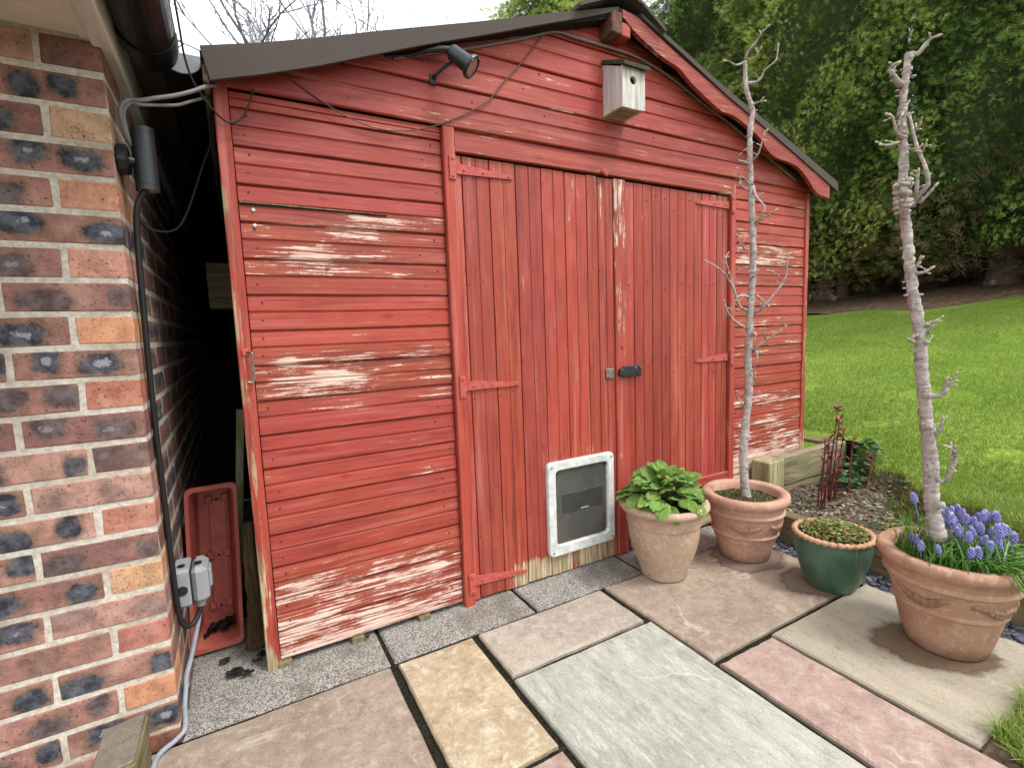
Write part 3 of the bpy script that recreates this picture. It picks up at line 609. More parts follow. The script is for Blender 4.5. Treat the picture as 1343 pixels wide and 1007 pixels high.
# doors
def door(name, x0, xs, z0, z1, label, baref, wearf, yo=0.0):
    d = link(name, mesh_np(name, *cbox((0, 0, 0), (xs[-1] - x0, .012, z1 - z0), .001), M['darkwood']), ((x0 + xs[-1]) / 2, SY - .003 + yo, (z0 + z1) / 2), shed); d['label'] = label
    a = x0
    for i, b in enumerate(xs):
        n = 24; V = []; F = []; w = []; bb = []; ph = rc.uniform(0, 60); mid = (a + b) / 2
        sec = [(a + .0008, .004), (a + .003, .012), (mid - .003, .0125), (mid - .001, .0095), (mid + .001, .0095), (mid + .003, .0125), (b - .003, .012), (b - .0008, .004)] if b - a > .075 else [(a + .0008, .004), (a + .003, .012), (mid, .0125), (b - .003, .012), (b - .0008, .004)]
        m = len(sec); zz0 = z0 + rc.uniform(-.004, .006); zz1 = z1 - rc.uniform(0, .004)
        for j in range(n + 1):
            z = zz0 + (zz1 - zz0) * (j / n) ** 1.7
            for (x, py) in sec:
                q = .0010 * noise.noise((z * 3 + ph, x * 9, 0)); V.append((x + q * .4, SY - .008 + yo - py + q, z)); w.append(wearf(x, z) + rc.uniform(-.04, .1)); bb.append(baref(x, z))
        for j in range(n):
            for k in range(m - 1): p = j * m + k; F.append([p, p + 1, p + m + 1, p + m])
        F.append(list(range(m))[::-1]); F.append([n * m + k for k in range(m)])
        t = rc.uniform(.76, 1.06); mk('door_board', V, F, M['paint_z'], d, attrs={'wear': w, 'bare': bb}, color=(t, t * rc.uniform(.93, 1.08), t * rc.uniform(.93, 1.1), 1)); a = b
    return d
xl_ = [.790, .904, 1.018, 1.138, 1.253, 1.368, 1.4275, 1.512]
dl = door('door', .762, xl_, .012, 1.738, 'hinged red door leaf with the white pet flap', lambda x, z: max(0, (.62 if x > .93 else .30) - max(0, z - .09) * 9) * (1.0 if x > .93 else .9) if z < .22 else 0,
          lambda x, z: -.12 + (.40 if z > 1.66 else 0) + (.45 if 1.42 < x < 1.5 and z > 1.5 else 0) + (.20 if 1.28 < x < 1.34 else 0) + (.4 if abs(z - .53) < .03 and 1.1 < x < 1.45 else 0))
xr_ = [1.638, 1.753, 1.869, 1.979, 2.094, 2.206, 2.292]
dr = door('door', 1.582, xr_, .06, 1.735, 'hinged red door leaf without a flap', lambda x, z: 0, lambda x, z: -.16 + (.30 if z > 1.68 else 0) + (.45 if z > 1.66 and x > 2.15 else 0) + (.3 if z < .34 and x > 2.2 else 0), yo=.002)
trim('door_cover_strip', 1.516, 1.580, .012, 1.735, SY - .016, .014, M['paint_z'], lambda x, z: .95 if z > 1.52 and x < 1.57 else .5 if z > 1.05 else .28 if abs(z - .9) < .25 else .1, lambda x, z: max(0, .3 - z * 9))
trim('door_cover_strip', 1.500, 1.516, .012, 1.735, SY - .012, .006, M['paint_z'], lambda x, z: .35)
trim('door_ledge', 1.99, 2.292, .235, .285, SY - .018, .014, M['paint_x'], lambda x, z: .25 if x > 2.15 else .1)
trim('threshold_board', 1.60, 2.34, .02, .205, SY - .012, .020, M['paint_x'], lambda x, z: .15, lambda x, z: max(0, .8 - z * 4.5))
# T hinges, each with plate, strap and bolts
def hinge(d, x, z, sgn, droop=0.0, y=SY - .022):
    pl = box('hinge', (x - sgn * .020, y - .019, z), (.026, .006, .085), M['red_hinge'], d, ch=.001)
    x0, x1 = x - sgn * .004, x + sgn * .235
    o = [(x0, z + .021), (x1, z + .006 - droop), (x1 + sgn * .006, z - droop), (x1, z - .008 - droop), (x0, z - .017)]
    if sgn < 0: o = o[::-1]
    recalc(mk('hinge_strap', *prism_y(o[::-1], y - .006, y + .003), M['red_hinge'], d))
    pts = [(x - sgn * .020, z + .03, y - .022), (x - sgn * .020, z - .03, y - .022)] + [(x + sgn * t, z - droop * t / .235, y - .006) for t in (.03, .11, .22)]
    for (bx, bz, by) in pts:
        V, F = tube([(bx, by + .001, bz), (bx, by - .003, bz), (bx, by - .0042, bz)], [.0055, .005, .002], 8); recalc(mk('bolt', V, F, M['red_hinge'], d, smooth=False))
hinge(dl, .766, 1.686, 1, .004); hinge(dl, .766, .884, 1, .008); hinge(dl, .766, .096, 1, .022)
hinge(dr, 2.288, 1.690, -1, .004, SY - .020); hinge(dr, 2.288, .907, -1, .006, SY - .020)
# hasp, turn button, hook and eye
hs_ = box('hasp', (1.60, SY - .040, .884), (.115, .010, .050), M['black_metal'], shed, ch=.004)
box('hasp_plate', (1.48, SY - .026, .880), (.045, .006, .045), M['steel'], hs_, ch=.002); box('hasp_loop', (1.530, SY - .046, .882), (.028, .022, .034), M['black_metal'], hs_, ch=.005)
for bx in (1.615, 1.645): mk('bolt', *tube([(bx, SY - .044, .898), (bx, SY - .049, .898)], .005, 8), M['steel'], hs_)
mk('bolt', *tube([(1.63, SY - .044, .872), (1.63, SY - .049, .872)], .006, 8), M['black_plastic'], hs_)
for bx, bz in ((1.468, .892), (1.468, .866)): mk('bolt', *tube([(bx, SY - .028, bz), (bx, SY - .033, bz)], .004, 8), M['steel'], hs_)
box('turn_button', (1.456, SY - .040, 1.752), (.038, .012, .024), M['red_hinge'], shed, ch=.005, rot=('Y', .5))
mk('screw', *tube([(1.553, SY - .028, 1.0), (1.553, SY - .036, 1.0)], .008, 8), M['red_hinge'], shed)
hk = mk('hook', *tube([(.030, SY - .030, 1.052), (.046, SY - .046, 1.052), (.047, SY - .046, 1.035), (.047, SY - .045, .985), (.047, SY - .045, .970), (.040, SY - .045, .960), (.026, SY - .045, .964)], .0038, 6, 4), M['steel'], shed, smooth=True)
box('hook_plate', (.030, SY - .031, 1.053), (.022, .008, .022), M['red_hinge'], hk, ch=.003)
# pet flap in the left leaf
FX0, FX1, FZ0, FZ1 = 1.118, 1.484, .100, .520; FYY = SY - .021
def rrect(x0, x1, z0, z1, r, n=5):
    o = []
    for (cx, cz, a0) in ((x1 - r, z1 - r, 0), (x0 + r, z1 - r, 90), (x0 + r, z0 + r, 180), (x1 - r, z0 + r, 270)):
        for i in range(n + 1): a = R_(a0 + 90 * i / n); o.append((cx + r * math.cos(a), cz + r * math.sin(a)))
    return o
pf = link('pet_flap', None, ((FX0 + FX1) / 2, FYY, (FZ0 + FZ1) / 2), shed); pf['label'] = 'white framed pet flap with a smoky panel'
o1 = rrect(FX0, FX1, FZ0, FZ1, .022); o2 = rrect(FX0 + .044, FX1 - .036, FZ0 + .046, FZ1 - .040, .020); N_ = len(o1)
V = []; F = []
for (o_, y) in ((o1, FYY + .004), (o1, FYY - .014), ([(x + (1.3 - x) * .02, z + (.31 - z) * .02) for x, z in o1], FYY - .019), ([(x - (1.3 - x) * .03, z - (.31 - z) * .03) for x, z in o2], FYY - .017), (o2, FYY - .010), (o2, FYY + .004)): V += [(x, y, z) for x, z in o_]
for r in range(5):
    for i in range(N_): j = (i + 1) % N_; F.append([r * N_ + i, r * N_ + j, (r + 1) * N_ + j, (r + 1) * N_ + i])
recalc(mk('flap_frame', V, F, M['white_plastic'], pf))
s = NT('smoky_acrylic'); n_ = s.noise(s.rcoord((1, 1, 1)), 7, 4, .6); M['smoky'] = s.out(s.mix(s.rng(n_, .35, .7), srgb(70, 71, 67), srgb(82, 82, 77)), s.rng(n_, .3, .7, .22, .36), None, .6)
M['smoky_dark'] = simple('dark_acrylic_band', srgb(62, 63, 60), .3, 20, .2, .05)
recalc(mk('flap_panel', *prism_y(rrect(FX0 + .050, FX1 - .042, FZ0 + .052, FZ1 - .046, .018), FYY - .004, FYY), M['smoky'], pf))
box('magnet_band', (1.312, FYY - .0045, .325), (.225, .004, .085), M['smoky_dark'], pf, ch=.001)
box('finger_pull', (1.318, FYY - .0065, .287), (.045, .003, .006), M['grey_plastic'], pf, ch=.001)
for sx in (FX0 + .052, FX1 - .044): box('hinge_pin', (sx, FYY - .008, FZ1 - .05), (.012, .010, .012), M['black_plastic'], pf)
for (sx, sz) in ((FX0 + .02, FZ1 - .02), (FX1 - .018, FZ1 - .02), (FX0 + .02, FZ0 + .02), (FX1 - .018, FZ0 + .022)): mk('screw', *tube([(sx, FYY - .017, sz), (sx, FYY - .021, sz)], .004, 8), M['steel'], pf)
M['darkbrown'] = wood_mat('brown_stained_beam', srgb(70, 48, 38), srgb(122, 92, 74), 'y')
# roof: deck, felt, front fold, scalloped bargeboard, ridge
RY = 1.66; RB = SY + SD + .12
TL = [(-.014, 1.887), (.148, 1.938), (.305, 1.989), (.516, 2.062), (.883, 2.183), (1.077, 2.251), (1.30, 2.325), (1.505, 2.394)]
def off(pl, d): return [(x, z - d) for x, z in pl]
roof = recalc(mk('roof', *strip_prism(TL, off(TL, .02), RY + .012, RB), M['felt'], shed)); roof['label'] = 'brown mineral felt roof slope'
TR = [(1.505, 2.392), (1.604, 2.388), (1.834, 2.309), (2.14, 2.196), (2.364, 2.126), (2.692, 2.020), (3.129, 1.872)]
roof2 = recalc(mk('roof', *strip_prism(TR, off(TR, .022), RY + .006, RB), M['felt'], shed))
BL = [(.006, 1.810), (.141, 1.853), (.299, 1.910), (.512, 1.997), (.649, 2.052), (.881, 2.139), (1.075, 2.215), (1.347, 2.318), (1.494, 2.378)]
TL2 = [(x if i else -.012, float(np.interp(x, [p[0] for p in TL], [p[1] for p in TL])) + .002) for i, (x, z) in enumerate(BL)]
recalc(mk('felt_fold', *strip_prism(TL2, BL, RY, RY + .012), M['felt'], roof))
box('eave_board', (-.004, (RY + RB) / 2, 1.846), (.016, RB - RY - .03, .07), M['sleeper_y'], roof, ch=.003)
recalc(mk('roof_deck', *strip_prism(off(TL, .0205), off(TL, .033), RY + .014, RB - .02), M['darkwood'], roof))
recalc(mk('roof_deck', *strip_prism(off(TR, .0225), off(TR, .036), RY + .016, RB - .02), M['darkwood'], roof2))
FB = [(1.51, 2.357), (1.603, 2.301), (1.749, 2.247), (1.834, 2.228), (1.921, 2.178), (2.013, 2.136), (2.125, 2.095), (2.208, 2.088), (2.294, 2.066), (2.421, 2.015), (2.478, 1.967), (2.556, 1.938), (2.665, 1.929), (2.759, 1.911), (2.846, 1.862), (2.937, 1.798), (3.064, 1.778)]
FBs = catmull([(x, 0, z) for x, z in FB], 3); FBs = [(p[0], p[2]) for p in FBs]
FTs = [(x, float(np.interp(x, [1.505, 1.604, 1.834, 2.14, 2.364, 2.693, 3.09], [2.386, 2.37, 2.280, 2.172, 2.104, 1.988, 1.845]))) for x, z in FBs]
o_ = recalc(mk('bargeboard', *strip_prism(FTs, FBs, RY - .004, RY + .016), M['paint_x'], shed, attrs={'wear': [.25] * (4 * len(FBs)), 'bare': [(.45 if p[0] < 1.75 and k % 4 in (1, 2) else .05) for p in FBs for k in range(4)]})); o_.color = (.72, .70, .72, 1); o_['label'] = 'red bargeboard with a scalloped lower edge'  # darker tint puts the shade of its downward tilt into the colour
recalc(mk('felt_lip', *strip_prism([(x, z + .003) for x, z in TR[1:]], [(x + .012, z - .016 - .034 * (x - 1.6) / 1.5) for x, z in TR[1:]], RY - .012, RY + .005), M['felt'], roof2))
RC = [(1.27, 2.335), (1.38, 2.385), (1.46, 2.432), (1.53, 2.444), (1.60, 2.425), (1.66, 2.392), (1.735, 2.350)]
recalc(mk('ridge_felt', *strip_prism(RC, [(x - (.004 if x > 1.5 else -.004), z - .012) for x, z in RC], RY - .03, RB), M['felt'], roof, smooth=False))
V, F = cbox((1.475, 1.73, 2.325), (.055, .16, .085), .004); mk('ridge_beam', V, F, M['darkbrown'], shed); V, F = cbox((1.532, 1.725, 2.312), (.05, .13, .055), .004); mk('ridge_beam_packer', V, F, M['paint_x'], shed)
# bearers under the floor
for bx in (.06, .30, .55): box('floor_bearer', (bx, SY + .04, .012), (.045, .14, .022), M['sleeper_y'], shed, ch=.003)
box('floor_edge', (.38, SY + .05, .02), (.68, .03, .035), M['darkwood'], shed, ch=.002)
# shed gutter along the eaves over the passage
sg = half_gutter('gutter', -.060, 1.902, .054, 1.745, RB, M['black_plastic'], shed)
mk('gutter_stop_end', *prism_y([(-.060 + .054 * math.cos(math.pi + math.pi * t / 14), 1.902 + .054 * math.sin(math.pi + math.pi * t / 14)) for t in range(15)], 1.738, 1.745), M['grey_plastic'], sg)
# nail heads on the cladding
parts = []
for z in [.04 + .0555 * i for i in range(32)]:
    for x in (.085 + rc.uniform(-.008, .008), .66 + rc.uniform(-.05, .03), 2.37, 2.95):
        if rc.random() < .75 and (x < 1 or z > .3): parts.append(tube([(x, SY - .0155, z), (x, SY - .0178, z)], .0028, 6))
for x in np.arange(.80, 2.28, .0575):
    for z in (1.68, .88, .30, 1.3):
        if rc.random() < .7 and not (1.49 < x < 1.6): zz = z + rc.uniform(-.05, .05); parts.append(tube([(x, SY - .018, zz), (x, SY - .0212, zz)], .0026, 6))
for i in range(6):
    for x in np.arange(.4, 2.7, .35): 
        z = 1.87 + i * .07
        if z < gz(x) - .1: xx = x + rc.uniform(-.12, .12); zz = z + rc.uniform(-.012, .012); parts.append(tube([(xx, SY - .025, zz), (xx, SY - .0298, zz)], .0027, 6))
M['nail'] = simple('rusty_nail', srgb(52, 26, 24), .7, 60, .3, .1)
tag(mk('nail_heads', *merge(parts), M['nail'], shed), kind='stuff')
# ------------------------------------------------------------------ things on the shed and the house
def cable(name, pts, r, mat, label, sides=8, n=5):
    return tag(mk(name, *tube(pts, r, sides, n), mat, smooth=True), label, 'cable')
# spotlight: wall bracket, barrel, rim, lens
sp = empty('spotlight', (.70, SY - .03, 1.97), 'small black barrel spotlight bracketed under the left roof slope of the shed', 'spotlight')
ax = Vector((.55, -.42, -.58)).normalized(); p0 = Vector((.735, 1.655, 2.045))
def along(t): return tuple(p0 + ax * t)
q = ax.to_track_quat('Z', 'X').to_matrix()
def oriented(prof, segs=28):
    V, F = lathe(prof, segs); return [tuple(p0 + q @ Vector(v)) for v in V], F
recalc(mk('barrel', *oriented([(0, -.004), (.021, -.004), (.026, .004), (.029, .076), (.038, .080), (.038, .092), (.034, .094), (.031, .088), (0, .088)]), M['black_metal'], sp, smooth=False))
recalc(mk('lens', *oriented([(0, .0895), (.031, .0895)]), M['glass_dark'], sp))
recalc(mk('rim', *oriented([(.031, .0925), (.039, .0925), (.040, .084), (.0385, .080), (.0385, .0925)]), M['black_metal'], sp))
for k in range(5):
    a = k * 1.257; c_ = p0 + q @ Vector((.035 * math.cos(a), .035 * math.sin(a), .092)); mk('screw', *tube([tuple(c_), tuple(c_ + ax * .004)], .003, 6), M['steel'], sp)
mk('bracket', *tube([(.690, SY - .014, 1.978), (.694, SY - .05, 1.985), (.712, SY - .07, 2.0), (.742, 1.672, 2.022)], .008, 4), M['black_metal'], sp)
box('bracket_foot', (.690, SY - .024, 1.978), (.024, .024, .034), M['black_metal'], sp)
mk('cable_gland', *tube([(.735, 1.66, 2.052), (.70, 1.67, 2.052), (.65, 1.69, 2.045), (.60, 1.72, 2.035), (.52, 1.735, 2.02)], [.013, .011, .009, .008, .007], 8, 4), M['black_plastic'], sp, smooth=True)
# nest box
bx = empty('nest_box', (1.525, SY - .03, 1.98), 'weathered grey wooden nest box with green roof on the shed gable', 'nest box')
X0, X1, YF, YBk = 1.462, 1.588, 1.625, SY - .030
def quadbox(name, pts8, mat): return recalc(mk(name, pts8, [[0, 1, 2, 3], [7, 6, 5, 4], [0, 4, 5, 1], [1, 5, 6, 2], [2, 6, 7, 3], [3, 7, 4, 0]], mat, bx))
zb, zf, zk = 1.985, 2.140, 2.192
for (a, b) in ((X0, X0 + .014), (X1 - .014, X1)):
    quadbox('side_panel', [(a, YF, zb), (b, YF, zb), (b, YBk, zb), (a, YBk, zb), (a, YF, zf), (b, YF, zf), (b, YBk, zk), (a, YBk, zk)], M['greywood'])
bm_ = bmesh.new(); hc = (1.522, 2.092); hr = .0165
outer = [bm_.verts.new((x, YF - .013, z)) for x, z in ((X0 + .001, zb - .004), (X1 - .028, zb - .004), (X1 - .028, zf), (X0 + .001, zf))]
inner = [bm_.verts.new((hc[0] + hr * math.cos(k * math.pi / 9), YF - .013, hc[1] + hr * math.sin(k * math.pi / 9))) for k in range(18)]
ed = [bm_.edges.new((outer[i], outer[(i + 1) % 4])) for i in range(4)] + [bm_.edges.new((inner[i], inner[(i + 1) % 18])) for i in range(18)]
bmesh.ops.triangle_fill(bm_, use_beauty=True, edges=ed, use_dissolve=False)
ret = bmesh.ops.extrude_face_region(bm_, geom=bm_.faces[:]); bmesh.ops.translate(bm_, vec=(0, .0125, 0), verts=[v for v in ret['geom'] if isinstance(v, bmesh.types.BMVert)])
bmesh.ops.recalc_face_normals(bm_, faces=bm_.faces); me = bpy.data.meshes.new('front_panel'); bm_.to_mesh(me); bm_.free(); me.materials.append(M['greywood'])
fo = link('front_panel', me, (0, 0, 0), bx)
quadbox('front_strip', [(X1 - .0265, YF - .012, zb - .002), (X1, YF - .012, zb - .002), (X1, YF - .0005, zb - .002), (X1 - .0265, YF - .0005, zb - .002), (X1 - .0265, YF - .012, zf), (X1, YF - .012, zf), (X1, YF - .0005, zf), (X1 - .0265, YF - .0005, zf)], M['greywood'])
box('floor_panel', ((X0 + X1) / 2, (YF + YBk) / 2, zb + .006), (X1 - X0 - .030, YBk - YF - .004, .010), M['sleeper_x'], bx)
box('back_panel', ((X0 + X1) / 2, YBk + .004, 2.088), (X1 - X0 - .002, .012, .21), M['greywood'], bx)
M['green_felt'] = simple('mossy_roof', srgb(52, 74, 44), .9, 60, .4, .8, .006, col2=srgb(62, 56, 44))
quadbox('roof', [(X0 - .006, YF - .034, zf - .006), (X1 + .010, YF - .034, zf - .006), (X1 + .010, YBk - .002, zk + .002), (X0 - .006, YBk - .002, zk + .002), (X0 - .006, YF - .034, zf + .010), (X1 + .010, YF - .034, zf + .010), (X1 + .010, YBk - .002, zk + .018), (X0 - .006, YBk - .002, zk + .018)], M['green_felt'])
# up-and-down wall light on the brick corner
wlgt = empty('wall_light', (-.165, 1.62, 1.48), 'black tubular wall light on the corner of the brick house', 'wall light')
c0 = (-.160, 1.625, 1.486)
recalc(mk('tube_body', *lathe([(0, 0.004), (.022, .004), (.0265, 0), (.0265, .012), (.0258, .0125), (.0258, .014), (.0265, .0145), (.0265, .140), (.0258, .1405), (.0258, .1425), (.0265, .143), (.0265, .156), (.024, .158), (0, .156)], 32, c0), M['black_metal'], wlgt))
recalc(mk('lens', *lathe([(0, .0015), (.021, .0015)], 24, c0), M['glass_dark'], wlgt))
V, F = tube([(HX + .003, 1.612, 1.556), (HX + .020, 1.612, 1.556), (HX + .024, 1.612, 1.556)], [.037, .037, .031], 24); recalc(mk('wall_plate', V, F, M['black_plastic'], wlgt))
mk('arm', *tube([(HX + .02, 1.614, 1.556), (-.18, 1.62, 1.556)], .012, 12), M['black_plastic'], wlgt)
# outdoor socket box on the side wall
sk = empty('outdoor_socket', (-.165, 1.72, .32), 'grey weatherproof socket box fixed low on the brick side wall', 'socket')
box('back_box', (-.190, 1.72, .378), (.048, .105, .115), M['grey_plastic'], sk, ch=.008)
box('lid', (-.146, 1.72, .378), (.044, .110, .112), M['grey_plastic'], sk, ch=.014); box('lid_seal', (-.1675, 1.72, .378), (.004, .100, .106), M['black_plastic'], sk)
box('lid_latch', (-.122, 1.72, .385), (.010, .05, .06), M['grey_plastic'], sk, ch=.004)
V, F = tube([(-.190, 1.669, .375), (-.190, 1.665, .375)], .014, 14); mk('knockout', V, F, M['black_plastic'], sk)
for xx in (-.19, -.148): mk('knockout', *tube([(xx, 1.70, .435), (xx, 1.70, .439)], .010, 12), M['black_plastic'], sk)
mk('cable_entry', *tube([(-.150, 1.70, .325), (-.150, 1.70, .305)], .012, 10), M['grey_plastic'], sk)
# cables
cable('power_cable', [(-.165, 1.622, 1.490), (-.185, 1.620, 1.45), (-.194, 1.625, 1.388), (-.199, 1.630, 1.233), (-.203, 1.635, 1.052), (-.205, 1.640, .865), (-.205, 1.645, .671), (-.205, 1.650, .448), (-.203, 1.655, .330), (-.195, 1.660, .277), (-.176, 1.672, .265), (-.158, 1.69, .285), (-.150, 1.70, .312)], .0075, M['cable_black'], 'thick black cable running down the brick corner from wall light to socket')
cable('conduit', [(-.152, 1.705, .312), (-.160, 1.705, .27), (-.169, 1.700, .232), (-.188, 1.690, .160), (-.203, 1.670, .117), (-.207, 1.655, .085), (-.210, 1.625, .056), (-.206, 1.555, .035), (-.225, 1.535, .024), (-.262, 1.50, .022), (-.272, 1.440, .018)], .0068, M['cable_light'], 'pale grey flexible conduit from the socket box down to the paving')
cable('supply_cable', [(-.188, 1.605, 1.60), (-.196, 1.590, 1.655), (-.190, 1.588, 1.682), (-.174, 1.600, 1.700), (-.152, 1.600, 1.703), (-.122, 1.620, 1.722), (-.083, 1.640, 1.743), (-.041, 1.660, 1.770), (-.008, 1.680, 1.797), (.020, 1.715, 1.822)], .0055, M['cable_grey'], 'upper grey cable spanning from brick corner to shed eave')
cable('supply_cable', [(-.185, 1.605, 1.59), (-.190, 1.592, 1.66), (-.174, 1.600, 1.692), (-.153, 1.600, 1.692), (-.124, 1.630, 1.708), (-.079, 1.680, 1.736), (-.045, 1.720, 1.768), (-.002, 1.765, 1.806)], .0042, M['cable_grey'], 'lower thinner grey cable spanning from brick corner to shed eave')
cable('loop_cable', [(-.062, 1.60, 2.02), (-.056, 1.62, 1.95), (-.053, 1.63, 1.903), (-.051, 1.64, 1.868), (-.046, 1.65, 1.833), (-.036, 1.66, 1.799), (-.017, 1.675, 1.768), (.008, 1.69, 1.740), (.030, 1.705, 1.725), (.050, 1.71, 1.722), (.073, 1.712, 1.735), (.091, 1.712, 1.763), (.106, 1.712, 1.80), (.114, 1.715, 1.83)], .0028, M['cable_black'], 'thin dark cable dropping past the gutters and looping over the corner trim')
cable('droop_wire', [(.196, 1.728, 1.906), (.251, 1.727, 1.868), (.316, 1.726, 1.832), (.370, 1.728, 1.807), (.434, 1.730, 1.789), (.501, 1.730, 1.781), (.581, 1.730, 1.789), (.656, 1.729, 1.810), (.735, 1.727, 1.842), (.818, 1.725, 1.887), (.907, 1.724, 1.947), (.970, 1.724, 2.020), (1.042, 1.724, 2.096), (1.096, 1.724, 2.157), (1.140, 1.726, 2.213), (1.170, 1.728, 2.243)], .0024, M['cable_brown'], 'thin brown wire drooping in a curve across the gable boards', 6)
cable('gable_cable', [(.55, 1.726, 2.015), (.66, 1.724, 2.052), (.779, 1.724, 2.092), (.899, 1.724, 2.136), (1.047, 1.724, 2.192), (1.211, 1.724, 2.259), (1.306, 1.722, 2.261), (1.447, 1.720, 2.262), (1.598, 1.720, 2.262), (1.691, 1.722, 2.255), (1.831, 1.722, 2.226), (1.981, 1.722, 2.178), (2.141, 1.722, 2.124), (2.295, 1.724, 2.078), (2.6, 1.724, 1.96), (2.85, 1.724, 1.87)], .0052, M['cable_grey'], 'grey cable clipped along the top of the gable under the roof')
cable('alley_wire', [(.000, 1.83, 1.79), (-.004, 1.845, 1.76), (-.009, 1.850, 1.704), (-.037, 1.850, 1.629), (-.064, 1.850, 1.555), (-.086, 1.850, 1.497), (-.111, 1.850, 1.448), (-.140, 1.850, 1.427), (-.180, 1.850, 1.428), (-.210, 1.850, 1.449)], .0035, M['cable_black'], 'slack dark wire hanging in the passage between house and shed')
# passage: trough on end, rotten post, plank, cross beam, added dark panel blocking sky at the far end
tr = empty('planter_trough', (-.12, 2.02, .014), 'reddish plastic planter trough stood on end in the passage', 'planter')
def trough_section(x0, x1, z0, z1, r, y): return [(x, y, z) for x, z in rrect(x0, x1, z0, z1, r, 4)]
lean = .05
TX0, TX1, TZ0, TZ1 = -.205, -.045, .016, .585
secs = [(0, -.002, .02), (0, -.014, .02), (.012, -.014, .018), (.016, .0, .018), (.022, .03, .018), (.030, .115, .016), (.034, .118, .016)]
V = []; F = []; nn = None
for (ins, dy, r) in secs:
    p = trough_section(TX0 + ins, TX1 - ins, TZ0 + ins * 1.3, TZ1 - ins * 1.3, r, 1.955 + dy); nn = len(p); V += p
for r in range(len(secs) - 1):
    for i in range(nn): j = (i + 1) % nn; F.append([r * nn + i, r * nn + j, (r + 1) * nn + j, (r + 1) * nn + i])
F.append([(len(secs) - 1) * nn + i for i in range(nn)])
sh_ = lambda v: (v[0] - .02 * (1 - (v[2] - .01) / .57) * 0 + (v[2] - .3) * .04, v[1] + .12 * v[2], v[2])
recalc(mk('body', [sh_(v) for v in V], F, M['trough'], tr))
def tbox(name, c, s, m, ch=.002):
    V, F = cbox(c, s, ch); return mk(name, [sh_(v) for v in V], F, m, tr)
tbox('base_panel', (-.112, 2.068, .30), (.055, .008, .40), M['trough'])
for zz in (.505, .30, .115):
    for xx in (-.140, -.088): tbox('foot_recess', (xx, 2.066, zz), (.024, .016, .030), M['trough'], .004); 
    tbox('drain_hole', (-.114, 2.0665, zz - .004), (.008, .012, .009), M['black_leaf'], .003)
def rag(c, rx, ry, seed, n=16, lift=.01):
    V = [(c[0], c[1], c[2] + .003)]; F = []
    for j, k in enumerate((.55, 1.0)):
        for i in range(n):
            a = 2 * math.pi * i / n; q_ = k * (1 + .45 * noise.noise((math.cos(a) * 2 + seed * 3.1, math.sin(a) * 2, seed * 1.7))); V.append((c[0] + rx * q_ * math.cos(a + seed), c[1] + ry * q_ * math.sin(a + seed), c[2] + lift * abs(noise.noise((math.cos(a) * 1.5, math.sin(a) * 1.5 + seed, j)))))
    for i in range(n): F.append([0, 1 + i, 1 + (i + 1) % n]); F.append([1 + i, 1 + n + i, 1 + n + (i + 1) % n, 1 + (i + 1) % n])
    return V, F
for k, (xx, zz) in enumerate(((-.15, .052), (-.12, .060), (-.10, .070), (-.175, .040), (-.085, .062))):
    V, F = rag((xx, 2.02 - .006 * k, zz), .03, .028, k + 1, lift=.02); mk('leaf_litter', [sh_((v[0], v[1], v[2] + (v[0] - xx) * .35)) for v in V], F, M['black_leaf'], tr)
ps = tube([(-.018, 1.90, .014), (-.014, 1.905, .12), (-.010, 1.91, .28), (-.006, 1.915, .46)], [.034, .028, .026, .018], 9, 4)
V = [tuple(np.array(v) + .008 * np.array(noise.noise_vector(Vector(v) * 26))) for v in ps[0]]
tag(mk('rotten_post', V, ps[1], wood_mat('rotten_wood', srgb(30, 24, 18), srgb(92, 74, 46), 'z', .5, srgb(120, 100, 40))), 'dark rotten post stub beside the shed corner', 'post')
tag(box('loose_plank', (-.035, 2.40, .40), (.03, .02, .80), M['sleeper_z'], rot=('Y', .09)), 'thin pale plank leaning in the dark passage', 'plank')
tag(box('cross_beam', (-.028, 2.62, 1.335), (.10, .10, .20), M['sleeper_x'], ch=.006), 'short grey timber beam end beside the shed in the passage', 'beam')
ap = empty('sky_block_panel', (-.1, 4.0, 0), 'added dark board panel blocking the sky at the far end of the passage', 'added sky blocker')  # added panel, keeps open sky out of the passage end
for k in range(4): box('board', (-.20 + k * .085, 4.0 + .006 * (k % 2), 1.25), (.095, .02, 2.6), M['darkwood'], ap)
LL = ['largest curled black leaf on the granite slab before the trough', 'black leaf lying against the largest dead leaf on the slab', 'black leaf on the slab close under the trough rim', 'black leaf on the slab at the foot of the rotten post', 'smallest black leaf scrap on the slab beside the post', 'tiny black leaf under the lowest board of the shed']
for i, (x, y, s_) in enumerate([(-.085, 1.77, .030), (-.05, 1.745, .020), (-.115, 1.86, .020), (.005, 1.83, .026), (-.02, 1.80, .015), (.33, 1.725, .010)]):
    V, F = rag((x, y, .0165), s_, s_ * .7, i + 4, lift=.012); tag(mk('black_leaf', V, F, M['black_leaf']), LL[i], 'leaf', 'dead leaves on the granite slab')
